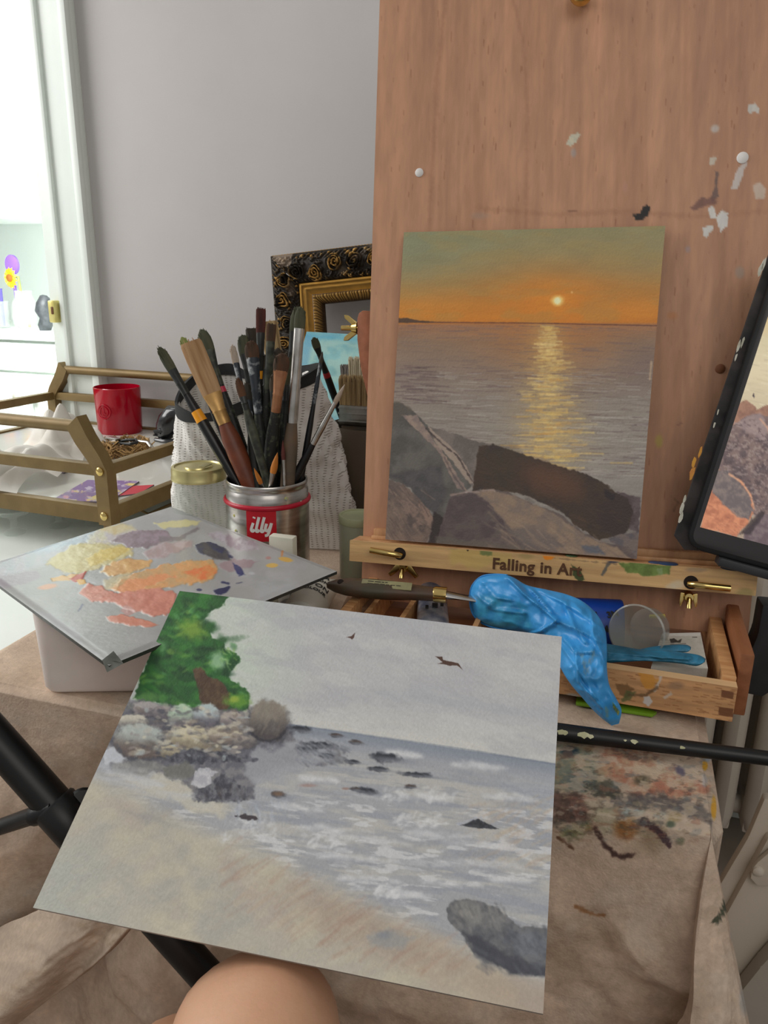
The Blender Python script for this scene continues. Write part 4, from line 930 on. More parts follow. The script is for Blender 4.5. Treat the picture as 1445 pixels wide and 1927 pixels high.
# frame stands on the table: prop block under it is the table itself
# ================================================================ turquoise canvas
tl=py(577,624,1.22); trr=py(700,631,1.22); bl=py(552,770,1.13)
f=Fr(bl,trr-tl,tl-bl); a1=.16; 
f=Fr(tl-f.w*((tl[2]-ZT-.004)/f.w[2]),f.u,f.w); hcan=(tl-f.O)@f.w
def turq(p):
    p.grad([(615,(110,170,186)),(640,(130,184,190)),(700,(138,190,190)),(760,(118,178,192)),(900,(120,180,200))]); p.mot(.15,30,26,seed=3); p.tint((176,210,196),.6,24,14,seed=7,lo=.4,hi=.65)
    p.line([(575,632),(700,640)],4,(70,160,196),.5,6); p.line([(560,750),(580,640)],8,(90,150,190),.5,6)
tag(panel('turquoise_canvas',f,0,a1,0,hcan,.012,90,110,turq,M_paint,edge=(170,180,170)),'small turquoise sky painting leaning in front of the ornate frame','painting')
# ================================================================ dark pot with wide brushes
pcn=py(700,1010,1.06); pc0=(pcn[0],pcn[1],ZT+.002); pr=.062; ztp=py(690,812,1.06-pr)[2]-pc0[2]
t=thing('dark_pot','dark taupe pot holding wide brushes behind the easel board','pot',pc0)
MB().lathe([(0,0),(pr*.95,0),(pr,.005),(pr,ztp-.004),(pr*.985,ztp),(pr*.94,ztp-.003),(pr*.93,.006),(0,.006)],pc0,48).build('body',mat('taupe_glaze',(104,92,78),.5,col2=(88,78,66),ns=7),t)
MB().lathe([(0,0.0006),(.006,.0004),(.008,-.0006)],(0,0,0),14,Fr((pc0[0]+pr*math.cos(-2.25),pc0[1]+pr*math.sin(-2.25),pc0[2]+ztp-.03),(-math.sin(-2.25),math.cos(-2.25),0),(0,0,1))).build('rust_spot',mat('rust_spot',(110,70,52),.7),t)
def wide(x0,x1,ytop,ymid,yb,Y,bm_,label):
    P0=py(x0,yb,Y);P1=py(x1,yb,Y); c=(P0+P1)/2; hw_=(P1-P0)[0]/2; zt_=py((x0+x1)/2,ytop,Y)[2]; zm=py((x0+x1)/2,ymid,Y)[2]; zb_=py((x0+x1)/2,yb,Y)[2]
    t=thing('wide_brush',label,'brush',(c[0],Y,ZT+.012),group='wide brushes in the dark pot')
    mb=MB(); r=random.Random(int(x0))
    for k_ in range(520):
        a=r.uniform(-1,1)*hw_*.96; b_=r.uniform(-1,1)*.006; mb.sweep([(c[0]+a,Y+b_,zm-.002),(c[0]+a*1.04+r.uniform(-.0015,.0015),Y+b_*1.2,zt_+r.uniform(-.006,.002))],[.0006,.0004],4,up=(0,1,0))
    mb.box(c[0]-hw_*.93,c[0]+hw_*.93,Y-.005,Y+.005,zm-.002,zt_-.008,bev=.002); mb.build('bristles',BM[bm_],t)
    mb=MB().box(c[0]-hw_,c[0]+hw_,Y-.008,Y+.008,zb_,zm,bev=.002)
    for zz in (zm-.004,zm-.012,zb_+.006): mb.box(c[0]-hw_-.001,c[0]+hw_+.001,Y-.009,Y+.009,zz-.0015,zz+.0015,bev=.0008)
    mb.build('ferrule',HM['silver'],t)
    MB().box(c[0]-hw_*.9,c[0]+hw_*.9,Y-.006,Y+.006,zb_-.02,zb_,bev=.003).box(c[0]-.012,c[0]+.012,Y-.006,Y+.006,ZT+.012,zb_-.018,bev=.004).build('handle',HM['greybrown'],t)
wide(641,702,708,762,800,1.04,'hog','wide tan bristle brush with silver ferrule, frontmost in the dark pot')
wide(657,712,674,716,760,1.065,'cream','cream wide brush standing behind the tan one')
wide(643,668,688,714,760,1.085,'grey','grey-bristled brush at the left back of the dark pot')
brush((590,635),(650,805),.20,'black brush with red ring leaning into the dark pot','black','blackf','green',.0052,.0052,blen=.016,flen=.02,band=('red',.008),bandpx=(616,704),base=.07,dr=.28,group='slim brushes by the dark pot')
# ================================================================ green plastic jar
gb=pz(672,1086,ZT+.002); gr=34/F*dep(gb)*1.05; gt=py(668,968,gb[1])[2]-gb[2]
gb=pz(674,1085,ZT+.002)
t=thing('plastic_jar','cloudy greenish plastic jar half full beside the easel','jar',tuple(gb))
MB().lathe([(0,0),(gr*.93,0),(gr*.97,.004),(gr,gt*.9),(gr*.94,gt*.9),(gr*.9,.005),(0,.004)],tuple(gb),36).build('vessel',mat('cloudy_plastic',(186,190,166),.3,alpha=.62,col2=(176,180,154),ns=8),t)
MB().lathe([(0,.005),(gr*.89,.005),(gr*.91,gt*.42),(0,gt*.42)],tuple(gb),30).build('liquid',mat('murky_solvent',(158,156,88),.3,col2=(140,138,76),ns=20),t)
MB().lathe([(gr*.9,gt*.88),(gr*1.02,gt*.88),(gr*1.04,gt*.89),(gr*1.04,gt*.985),(gr*1.0,gt),(gr*.9,gt*1.0),(gr*.86,gt*.985),(0,gt*.985)],tuple(gb),36).build('lid',mat('pale_green_cap',(184,188,150),.4,col2=(170,174,134),ns=9,alpha=.85),t)
# white block behind the palette
b=py(528,1030,.7235); zt_=py(528,1011,.7235)[2]-ZT-.001; b[2]=ZT+.001; f=Fr(b,(1,0,0),(0,0,1))
tag(MB().box(-.014,.0145,0,zt_,-.012,.0,fr=f,bev=.0015).build('white_block',mat('white_eraser',(214,212,196),.6,col2=(196,194,176),ns=20)),'small white block standing upright in front of the steel can','block')
# ================================================================ easel
s0=.765; cds=[(760,437,1),(1252,425,.92),(1198,1052,.951),(725,1015,1.031)]
Q=[C0+s0*d*ray(x,y) for x,y,d in cds]      # sunset panel corners TL TR BR BL
fs=Fr(Q[3],Q[2]-Q[3],Q[0]-Q[3]); 
SW=np.linalg.norm(Q[2]-Q[3]); SH=np.linalg.norm(Q[0]-Q[3])
fb2=Fr(fs.O-.027*fs.n,fs.u,fs.w*.30+fs.n*.018)   # board plane, panel top touches it
t=thing('table_easel','beech table box easel with wide back board and open drawer','easel',tuple(fs.P(SW/2,-.05,0))[:2]+(ZT,))
a0=fb2.inv(699,500)[0]; a1=fb2.inv(1411,1160)[0]; b0=fb2.inv(700,1127)[1]; BT=.80
def boardp(p):
    p.c[:]=(188,140,109)
    u=p.u*.42*10; v=p.v
    X=p.x+ .04*p.y
    # cathedral grain: long soft vertical bands
    g=np.sin((X-690)/9+6*fbm(X/160,p.y/900,3,3)+3*fbm(X/50,p.y/700,5,3))
    p.c*=(1+.022*g)[:,None]; p.mot(.10,34,700,seed=6); p.mot(.06,6,260,seed=16); p.tint((200,151,118),.5,120,500,seed=8,lo=.45,hi=.7); p.tint((172,124,94),.35,60,900,seed=19,lo=.5,hi=.62)
    P=p.poly
    for pts in ([(838,0),(822,150),(812,330),(804,500)],[(966,0),(985,80),(992,200),(990,430)]): p.line(pts,3,(164,116,88),.5,4,3)
    r=random.Random(3)
    for _ in range(420):
        x=r.uniform(700,1440);y=r.uniform(0,1160); l=r.uniform(5,16); p.line([(x,y),(x-.03*l,y+l)],.7,(140,90,62),r.uniform(.25,.6),.8,.2)
    p.line([(900,392),(1040,404),(1180,398),(1300,408),(1440,398)],4,(160,112,82),.35,5,5)
    P([(1070,256),(1086,250),(1092,252),(1084,268),(1074,276),(1066,272)],(214,206,180),1,2,5,.95,(196,196,176),4,seed=11); p.ell(1079,288,5,8,(170,160,158),.7)
    P([(1408,198),(1420,194),(1430,204),(1428,216),(1420,208),(1412,215),(1406,208)],(206,206,200),1,2,5,.9,seed=12); p.ell(1345,242,8,7,(204,196,190),.85,ang=-.6); P([(1335,297),(1350,294),(1344,308),(1336,312)],(206,200,184),1,1.5,4,.85,seed=13)
    P([(1376,355),(1384,325),(1398,306),(1406,304),(1398,330),(1388,356)],(208,198,192),1,2,6,.95,seed=14); P([(1416,350),(1430,342),(1440,356),(1438,374),(1422,374)],(212,196,180),2,2,5,.8,seed=15)
    P([(1346,322),(1352,324),(1349,352),(1352,370),(1340,378),(1336,374),(1345,350)],(108,88,84),1.2,2,5,.8,seed=16)
    P([(1298,392),(1320,372),(1345,372),(1350,384),(1330,388),(1305,396)],(120,84,76),2,3,7,.8,seed=17)
    P([(1332,392),(1340,386),(1346,395),(1348,412),(1336,410)],(222,220,214),1,1.5,4,.95,seed=18); P([(1348,408),(1358,396),(1370,402),(1368,425),(1356,436),(1350,424)],(224,222,216),1,2,5,.97,seed=19); P([(1322,430),(1334,424),(1344,428),(1330,447),(1322,444)],(222,220,214),1,2,5,.97,seed=20)
    P([(1191,404),(1204,402),(1210,390),(1218,384),(1224,392),(1220,404),(1208,414),(1196,415)],(28,24,24),1,2,5,.97,seed=21)
    p.ell(902,406,16,6,(170,146,128),.5,.6); p.ell(1294,469,5,6,(170,152,156),.6); p.ell(1392,513,9,11,(160,142,128),.7,.4)
    p.ell(1265,594,9,7,(196,128,78),.6,.6); p.ell(1240,830,7,11,(180,160,78),.75,.5); p.ell(1176,352,4,9,(196,146,130),.4)
    p.line([(1265,935),(1275,945),(1268,960)],1.5,(110,80,64),.5,1.5,3); p.line([(1275,800),(1282,796)],1.5,(140,96,80),.6)
    p.line([(1070,398),(1085,396)],1.5,(110,76,60),.5)
brd=panel('back_board',fb2,a0,a1,b0,BT,.012,330,560,boardp,M_woodp,t,edge=(246,228,204))
M_plug=mat('white_plug',(226,222,218),.5,col2=(214,210,206),ns=20)
for (x,y,r_,m_,nm) in ((789,325,.0042,M_plug,'white_plug'),(1397,297,.0050,M_plug,'white_plug'),(1355,694,.0044,mat('dark_plug',(120,72,40),.6),'screw_plug')):
    a,b=fb2.inv(x,y); MB().lathe([(r_,0),(r_,.0006),(r_*.8,.0012),(0,.0013)],(a,b,0),20,fb2).build(nm,m_,t)
a,b=fb2.inv(1094,4); MB().lathe([(.004,0),(.004,.006),(.0085,.009),(.0105,.015),(.0085,.021),(.004,.024),(0,.0245)],(a,b,0),28,fb2).build('brass_knob',M_brass,t)
# ledge: back strip, groove, front rail
la0=fb2.inv(658,1030,.034)[0]; la1=fb2.inv(1424,1100,.034)[0]; lt=fb2.inv(1000,1044,.034)[1]; lb=fb2.inv(1000,1085,.034)[1]
fl_=Fr(fb2.P(0,0,.034),fb2.u,fb2.w)
def ledgep(p):
    p.c[:]=(204,166,114); p.mot(.12,120,6,.09,seed=3); p.tint((184,140,92),.4,60,8,.09,seed=5)
    P=p.poly
    P([(850,1035),(890,1030),(960,1048),(965,1062),(900,1068),(850,1062)],(196,170,96),6,8,16,.6,seed=30)
    P([(902,1034),(928,1036),(926,1046),(904,1042)],(104,120,66),2,4,7,.8,seed=31); p.ell(852,1028,13,5,(120,112,92),.7,.4,.1); p.ell(990,1045,14,7,(170,146,92),.7); p.ell(975,1037,12,3,(120,60,46),.8,.3,.1)
    P([(1020,1046),(1032,1042),(1044,1048),(1036,1054),(1024,1053)],(240,140,30),1,2,5,.97,seed=32)
    P([(1075,1062),(1088,1070),(1102,1092),(1088,1094),(1078,1082)],(58,72,36),1.5,3,7,.9,seed=33)
    P([(1130,1082),(1142,1060),(1152,1056),(1145,1066),(1134,1084)],(84,86,84),1.2,2,6,.8,seed=34); p.ell(1154,1057,10,3,(40,44,70),.8)
    P([(1165,1060),(1195,1056),(1262,1066),(1258,1080),(1222,1084),(1180,1078)],(92,116,52),2,4,10,.92,(112,140,66),9,seed=35); P([(1236,1070),(1246,1068),(1248,1082),(1238,1082)],(150,170,120),1.5,2,5,.7,seed=36)
    p.ell(1310,1072,20,5,(140,120,100),.6); p.ell(1276,1100,14,8,(206,196,176),.6); p.ell(1262,1105,10,6,(206,196,176),.5); p.ell(1402,1116,16,9,(150,136,84),.7)
    p.line([(830,1022),(1000,1042)],1.2,(90,80,66),.6,1,2); p.line([(1040,1050),(1160,1062)],1.2,(110,90,70),.5,1,2)
    p.ell(880,1035,2,2.5,(50,36,26),.9,.3)
MB().box(la0,la1,lb,lt,0,.033,fr=fb2,bev=.0015).build('ledge',M_wood,t)
led=panel('ledge_front',fl_,la0,la1,lb,lt,.004,560,34,ledgep,M_rail,t,edge=(206,168,118))
MB().box(la0+.018,la1-.03,lt,lt+.010,0,.010,fr=fb2,bev=.001).build('ledge_back_strip',M_wood,t)
MB().box(la0+.018,la1-.03,lt,lt+.004,.013,.018,fr=fb2,bev=.001).build('ledge_rib',M_wood,t)
for x,y,r_,c in ((1255,1052,.010,(40,66,100)),(1380,1070,.012,(30,40,50)),(1232,1048,.006,(46,70,110)),(1075,1049,.006,(60,80,50))):
    a,_=fb2.inv(x,y,.02); MB().lathe([(r_,lt+.0002),(r_*.9,lt+.0009),(0,lt+.0011)],(0,0,0),14,Fr(fb2.P(a,0,.024)+0*fb2.u,fb2.u,-fb2.n)).build('paint_smear',mat('smear%d'%int(x),c,.5),t)
# printed name on the rail
a,b=fl_.inv(1009,1068,.0)
slope=0
text('brand_lettering','Falling in Art',.0154,fl_,a,b,.0003,mat('burnt_brown_lettering',(74,44,24),.7,col2=(96,62,36),ns=200),t,bold=.00045,space=1.06,extr=.0002)
# brass L pins in holes, wing nuts below
M_hole=mat('dark_hole',(30,18,12),.9)
for (hx,hy),(ex,ey) in (((752,1042),(697,1035)),((1300,1096),(1374,1107))):
    a,b=fl_.inv(hx,hy,0); a2,b2=fl_.inv(ex,ey,.008)
    MB().lathe([(0,.0002),(.0062,.0004),(.0064,.0002)],(a,b,0),22,fl_).build('pin_hole',M_hole,t)
    d=nz(np.array([a2-a,b2-b])); 
    MB().sweep([(a-d[0]*.0015,b-.001,-.004),(a-d[0]*.001,b-.001,.004),(a+d[0]*.004,b+d[1]*.004,.008),(a+d[0]*.012,b+d[1]*.012,.0085),(a2,b2,.0085)],[.0028,.0028,.003,.003,.0031],14,up=fl_.w,fr=fl_).build('brass_pin',M_brass,t)
def wing(fr,a,b,c,sc,open_=1,m=None,parent=None,nm='wing_nut'):
    mb=MB(); mb.lathe([(.0,0),(.0055*sc,0),(.0055*sc,.004*sc),(.004*sc,.008*sc),(0,.008*sc)],(a,b,c),16,fr)
    for s in (-1,1):
        mb.prism([(a+s*.003*sc,b+.003*sc),(a+s*.008*sc,b+.004*sc),(a+s*.017*sc*open_,b-.008*sc),(a+s*.014*sc*open_,b-.011*sc),(a+s*.004*sc,b-.003*sc)],c+.001,c+.0045*sc,fr,bev=.0006)
    mb.sweep([(a,b,c),(a,b-.002*sc,c+.010*sc),(a,b-.010*sc,c+.012*sc)],.0026*sc,10,up=fr.u,fr=fr)
    return mb.build(nm,m or M_brass,parent)
for x,y,op in ((757,1070,1),(1297,1125,.5)):
    a,b=fb2.inv(x,y,.02); wing(fb2,a,b,.012,.95,op,parent=t); MB().sweep([(a,b,0),(a,b,.013)],.003,10,up=fb2.w,fr=fb2).build('bolt',M_brass,t)
# side support arm with wing nut, left of the board
fa=Fr(fb2.P(0,0,-.020),fb2.u,fb2.w)
A1=[fa.inv(*q) for q in [(674,600),(677,590),(684,585),(700,586),(700,760),(692,742),(680,690),(674,640)]]
MB().prism(A1,-.012,.004,fa,bev=.001).build('support_arm',mat('redwood_arm',(150,92,62),.5,col2=(130,78,50),ns=12,stretch=(8,1,8)),t)
a,b=fa.inv(672,617); 
fw=Fr(fa.P(a,b,-.004),-fa.n,fa.w); fw=Fr(fa.P(a,b,-.002),fa.n,fa.w)
mb=MB().sweep([fa.P(a+.01,b,-.002),fa.P(a-.018,b,-.002)],[.0028,.0028],12,up=fa.w)
mb.sweep([fa.P(a,b,-.002),fa.P(a-.006,b,-.002)],[.007,.005],14,up=fa.w); mb.build('bolt',M_brass,t)
mb=MB()
for s in (1,-1): mb.prism([(a-.001,b+s*.002),(a-.001,b+s*.006),(a-.010,b+s*.013),(a-.015,b+s*.0135),(a-.014,b+s*.0095),(a-.007,b+s*.004)],-.004,.0005,fa,bev=.0006)
mb.build('wing_nut',M_brass,t)
# easel box body and drawer
xR=pz(1384,1330,.75)[0]; 
dz0,dz1=ZT+.012,0
yF=pz(1375,1358,dz0)[1]; fd=Fr((0,0,0),(1,0.0,0),(0,0,1))
xd1=pz(1377,1357,dz0)[0]; zdt=py(1360,1290,yF)[2]; xd0=py(676,1150,.70)[0]; yD1=.86
bxl,bxr=max(xd0-.008,fb2.P(a0,0,0)[0]+.006),xd1+.013
M_in=mat('drawer_inner_wood',(150,100,68),.6,col2=(128,84,56),ns=12,stretch=(2,10,10))
M_dw=mat('drawer_beech',(206,158,108),.5,col2=(176,124,78),ns=26,stretch=(1,10,6),bump=.1,bs=120)
ztB=zdt+.012
for x0,x1,ys in ((bxl-.001,bxl+.006,.76),(bxr-.010,bxr+.001,.64)): MB().box(x0,x1,ys,1.02,ZT+.004,ztB+.006,bev=.002).build('side_panel',mat('box_side_wood',(150,96,62),.5,col2=(132,82,52),ns=14,stretch=(8,1,8)),t)
MB().box(bxl,bxr,1.0,1.012,ZT+.004,ztB+.006).build('rear_panel',M_in,t)
MB().box(bxl,bxr,.76,1.01,ZT+.003,ZT+.009).build('box_bottom',M_in,t)
dr_=thing('x','x','x',(0,0,0)); 
for k_ in ('label','category'): del dr_[k_]
dr_.name='drawer'; WM['drawer']=Matrix.Identity(4); 
dr_.parent=t; dr_.matrix_parent_inverse=WM[t.name].inverted()
fdr=Fr((xd0,yF,dz0),(1,0,0),(0,0,1))
def dfp(p):
    p.c[:]=(206,156,108); p.mot(.16,70,7,.16,seed=3); 
    r=random.Random(4)
    for _ in range(160):
        x=r.uniform(1050,1380);y=r.uniform(1255,1360); p.line([(x,y),(x+10,y+1.8)],.8,(150,98,60),.6,.8,.3)
    P=p.poly
    P([(1198,1262),(1212,1255),(1238,1280),(1226,1298),(1212,1296),(1205,1278)],(216,150,62),2,4,8,.85,seed=40); P([(1160,1290),(1180,1286),(1192,1298),(1180,1312),(1165,1308)],(116,84,52),2,4,8,.7,seed=41)
    P([(1178,1300),(1196,1302),(1186,1318),(1168,1322)],(88,100,60),2,3,7,.75,seed=42)
    P([(1212,1312),(1222,1308),(1228,1320),(1220,1330),(1210,1322)],(214,210,206),1,2,5,.95,seed=43); P([(1246,1312),(1262,1302),(1266,1306),(1252,1316)],(206,196,186),1,2,5,.7,seed=44); p.line([(1244,1262),(1242,1280),(1232,1300)],2,(214,206,196),.8,1.5,2)
    p.line([(1185,1308),(1215,1308),(1236,1294)],2.5,(96,74,50),.7,2,2); p.ell(1272,1290,14,7,(150,120,96),.6); p.ell(1076,1310,14,5,(170,190,200),.6)
    for q in ([(1357,1298),(1380,1302),(1380,1316),(1357,1312)],[(1352,1330),(1380,1334),(1380,1350),(1352,1346)]): P(q,(120,76,50),.8,.5,5,.9,seed=45)
wd=xd1-xd0; hd=zdt-dz0
df=panel('drawer_front',fdr,0,wd,0,hd,.010,420,60,dfp,M_rail,dr_,edge=(214,176,130))
for x0,x1 in ((xd1-.011,xd1),(xd0,xd0+.010)): MB().box(x0,x1,yF+.010,yD1,dz0,zdt+.004,bev=.001).build('drawer_side',M_dw,dr_)
MB().box(xd0+.01,xd1-.011,yF+.01,yD1,dz0,dz0+.004).build('drawer_bottom',M_in,dr_,smooth=False)
MB().box(xd0,xd1,yD1-.008,yD1,dz0,zdt).build('drawer_back',M_in,dr_)
for xx,m_ in ((py(712,1160,.70)[0],M_in),(py(775,1160,.70)[0],M_in),(py(905,1170,.70)[0],M_in)): MB().box(xx-.0025,xx+.0025,yF+.011,yD1-.008,dz0+.004,zdt-.004).build('divider',M_dw,dr_)
zi=dz0+.005
# ================================================================ sunset painting
def sunp(p):
    c=lambda x,y:(700+x/2.491,400+y/2.491); PP=lambda L:[c(*q) for q in L]
    p.grad([(430,(146,138,100)),(470,(150,138,98)),(510,(160,134,88)),(540,(180,132,70)),(570,(198,132,56)),(595,(208,134,50)),(606,(200,124,46)),(612,(160,116,86)),(640,(146,120,98)),(700,(140,124,112)),(800,(150,142,132)),(900,(152,146,138)),(1060,(120,110,105))])
    sky=p.y<607
    m=sky*sst((1-(p.x-740)/300))*sst((600-p.y)/140); p.mix(None,(132,142,116),m*.65)
    m=sky*np.exp(-(((p.x-1040)/120)**2+((p.y-575)/62)**2)); p.mix(None,(208,128,46),m*.85)
    m=sky*np.exp(-(((p.x-1045)/40)**2+((p.y-568)/26)**2)); p.mix(None,(220,140,50),m*.8)
    p.mot(.05,50,14,seed=2); p.tint((166,140,84),.3,60,22,seed=3,mask=sky*1.)
    p.ell(1049,566,11,9,(250,206,120),1,.5); p.ell(1049,566,6,6,(255,240,190),1,.4); p.ell(1076,550,2,2,(240,190,120),.7)
    sea=(p.y>606+(p.x-748)*.012)
    m=sea*np.exp(-((p.x-1035)/130)**2)*sst((760-p.y)/150); p.mix(None,(178,116,64),m*.75)
    m=sea*np.exp(-((p.x-1030-(p.y-700)*.02)/(34+(p.y-610)*.17))**2)*sst((900-p.y)/60); p.mix(None,(206,170,104),m*.45)
    m=sea*sst((p.x-1130)/90)*sst((p.y-620)/60)*sst((760-p.y)/80); p.mix(None,(122,104,98),m*.5)
    seab=(745,612,1245,905)
    p.strokes(seab,520,46,2.2,.03,[(112,92,92),(120,104,100),(130,112,104)],.5,.07,1)
    p.strokes((745,700,1245,960),520,40,2.2,.02,[(170,162,154),(184,176,166),(160,150,142)],.55,.07,2)
    p.strokes((745,690,830,760),60,40,2.5,.02,[(100,80,84),(90,72,74)],.5,.07,12)
    p.strokes((1100,780,1240,900),70,60,2.5,.02,[(190,184,174),(110,92,92)],.5,.07,13)
    p.strokes((745,612,1245,640),90,60,1.6,.015,[(176,126,82),(140,112,98)],.4,.03,14)
    r=random.Random(8)
    for _ in range(560):
        y=r.uniform(613,885); hw=8+(y-612)*.20; x=1034+r.gauss(0,hw*.6)+(y-612)*.0; l=r.uniform(3,10)+(y-612)*.04
        p.line([(x-l,y),(x+l,y+r.uniform(-.6,.9))],r.uniform(.3,1.6),r.choice([(232,198,124),(240,210,140),(214,176,98),(222,196,128),(206,160,92),(196,170,120)]),r.uniform(.2,.75),1.8,.9)
    # horizon
    p.line([(745,606),(1000,608),(1245,613)],1.0,(96,60,52),.85,1,.4); p.poly([(745,599),(765,598),(785,603),(830,606.5),(745,608)],(84,64,50),1,1.5,5,.95)
    Pq=lambda L,*a,**k_:p.poly(PP(L),*a,**k_)
    Pq([(60,880),(150,900),(210,945),(270,1010),(340,1120),(480,1270),(430,1310),(400,1380),(330,1440),(290,1410),(230,1370),(180,1290),(60,1240)],(84,80,76),1.5,3,9,.98,(104,100,94),28,seed=1)
    Pq([(80,1230),(180,1290),(240,1370),(300,1410),(350,1330),(330,1180),(240,1200)],(68,66,70),5,6,14,.7,(84,82,84),18,seed=2)
    Pq([(60,880),(140,890),(200,935),(130,960),(95,1010),(60,1010)],(96,90,80),3,4,10,.7,seed=3)
    Pq([(260,1000),(330,1020),(430,1050),(560,1090),(520,1200),(500,1310),(470,1290),(420,1200),(340,1090)],(104,96,90),1.5,3,9,.97,(124,114,108),20,seed=4)
    Pq([(140,950),(210,950),(250,1010),(300,1080),(350,1150),(400,1230),(450,1310),(400,1290),(350,1200),(320,1130),(230,1040)],(158,138,124),1.2,3,7,.95,(134,118,112),10,seed=5)
    Pq([(265,1005),(330,1060),(400,1130),(450,1200),(475,1270),(455,1270),(380,1170),(300,1080)],(164,146,132),1.2,2.5,6,.9,seed=6)
    p.line(PP([(250,1010),(330,1085),(400,1140),(470,1260)]),1.5,(70,60,58),.8,1.5,2)
    p.line(PP([(340,1150),(380,1230),(430,1300)]),2,(84,74,74),.6,2,2)
    Pq([(500,1095),(570,1085),(700,1130),(820,1170),(900,1195),(990,1220),(1080,1260),(1140,1310),(1220,1345),(1235,1450),(1180,1510),(1060,1535),(960,1470),(880,1400),(740,1330),(640,1310),(540,1300),(470,1305)],(74,60,50),1.5,3.5,8,.99,(62,52,48),30,seed=7)
    p.ell(*c(840,1260),60,26,(104,72,54),.75,.8,.35); p.ell(*c(610,1210),32,38,(66,58,48),.6,.7); p.ell(*c(1090,1400),38,30,(64,52,50),.6,.7)
    p.strokes((*c(520,1120),*c(1180,1480)),90,26,5,.4,[(90,70,56),(60,50,44),(100,76,60)],.3,.3,21,inside=lambda x,y:True and (y-(400+1130/2.491))>(x-(700+560/2.491))*.42 and (y-(400+1320/2.491))<(x-(700+560/2.491))*.42)
    Pq([(1085,1290),(1150,1320),(1130,1350),(1090,1330)],(50,44,46),2,4,8,.8,seed=8)
    Pq([(1150,1310),(1258,1335),(1250,1500),(1200,1480),(1225,1400),(1200,1345)],(100,86,88),1.5,3,8,.9,(84,70,72),12,seed=9)
    Pq([(1100,1530),(1160,1510),(1250,1495),(1245,1640),(1180,1580)],(120,106,100),1.5,3,8,.95,(96,90,94),12,seed=10)
    Pq([(60,1250),(130,1265),(180,1300),(240,1365),(290,1430),(290,1480),(255,1545),(55,1530)],(126,108,96),1.5,3,8,.98,(106,92,86),22,seed=11)
    Pq([(120,1340),(190,1360),(240,1420),(250,1500),(180,1470),(140,1400)],(84,74,72),3,6,9,.7,(140,118,106),10,seed=12)
    Pq([(220,1370),(260,1390),(290,1440),(265,1470),(240,1430)],(150,124,110),2,4,7,.8,seed=13)
    p.strokes((*c(70,1290),*c(270,1530)),60,26,3,.9,[(150,128,114),(88,76,72)],.5,.3,22)
    Pq([(290,1400),(345,1440),(330,1500),(300,1560),(262,1550),(275,1490)],(56,48,48),2,3,8,.95,seed=14)
    Pq([(370,1315),(450,1310),(560,1298),(640,1312),(760,1370),(880,1410),(960,1480),(1060,1540),(1200,1570),(1255,1640),(300,1560),(330,1450)],(112,98,92),1.5,3,9,.99,(96,84,82),22,seed=15)
    Pq([(480,1310),(560,1300),(640,1315),(760,1370),(870,1420),(950,1480),(1050,1540),(1150,1575),(1240,1640),(900,1600),(700,1540),(600,1420)],(150,128,108),2.5,4,10,.95,(132,116,104),16,seed=16)
    Pq([(370,1330),(480,1318),(545,1360),(600,1425),(635,1490),(560,1520),(420,1550),(300,1560),(335,1450)],(86,74,76),2,4,9,.97,(98,88,84),18,seed=17)
    Pq([(300,1520),(420,1530),(650,1560),(900,1600),(860,1620),(290,1570)],(100,94,86),4,4,9,.7,seed=18)
    Pq([(640,1490),(760,1470),(900,1560),(840,1600),(700,1560)],(112,102,98),5,6,12,.7,seed=19); Pq([(980,1560),(1060,1560),(1090,1600),(1000,1600)],(84,92,108),3,4,9,.7,seed=20)
    p.strokes((*c(560,1320),*c(1200,1630)),130,40,4,.62,[(168,146,124),(128,110,100),(150,128,110),(108,96,92)],.4,.2,23,inside=lambda x,y:(y-(400+1318/2.491))>(x-(700+560/2.491))*.42+3)
    p.line(PP([(370,1325),(440,1310),(500,1310)]),1.5,(164,144,136),.7,1.5,1); p.line(PP([(520,1303),(570,1300),(575,1306)]),2,(164,144,132),.8,1.5,1)
    p.line(PP([(1310,700),(1302,780)]),2,(196,170,140),.7,1.5,1)
sp_=panel('sunset_painting',fs,0,0,0,0,.004,360,440,sunp,M_paint,corners=[((q-fs.O)@fs.u,(q-fs.O)@fs.w) for q in Q],edge=(150,120,84),gain=1.14)
tag(sp_,'sunset over grey sea and rocks painted on an upright panel on the easel','painting')
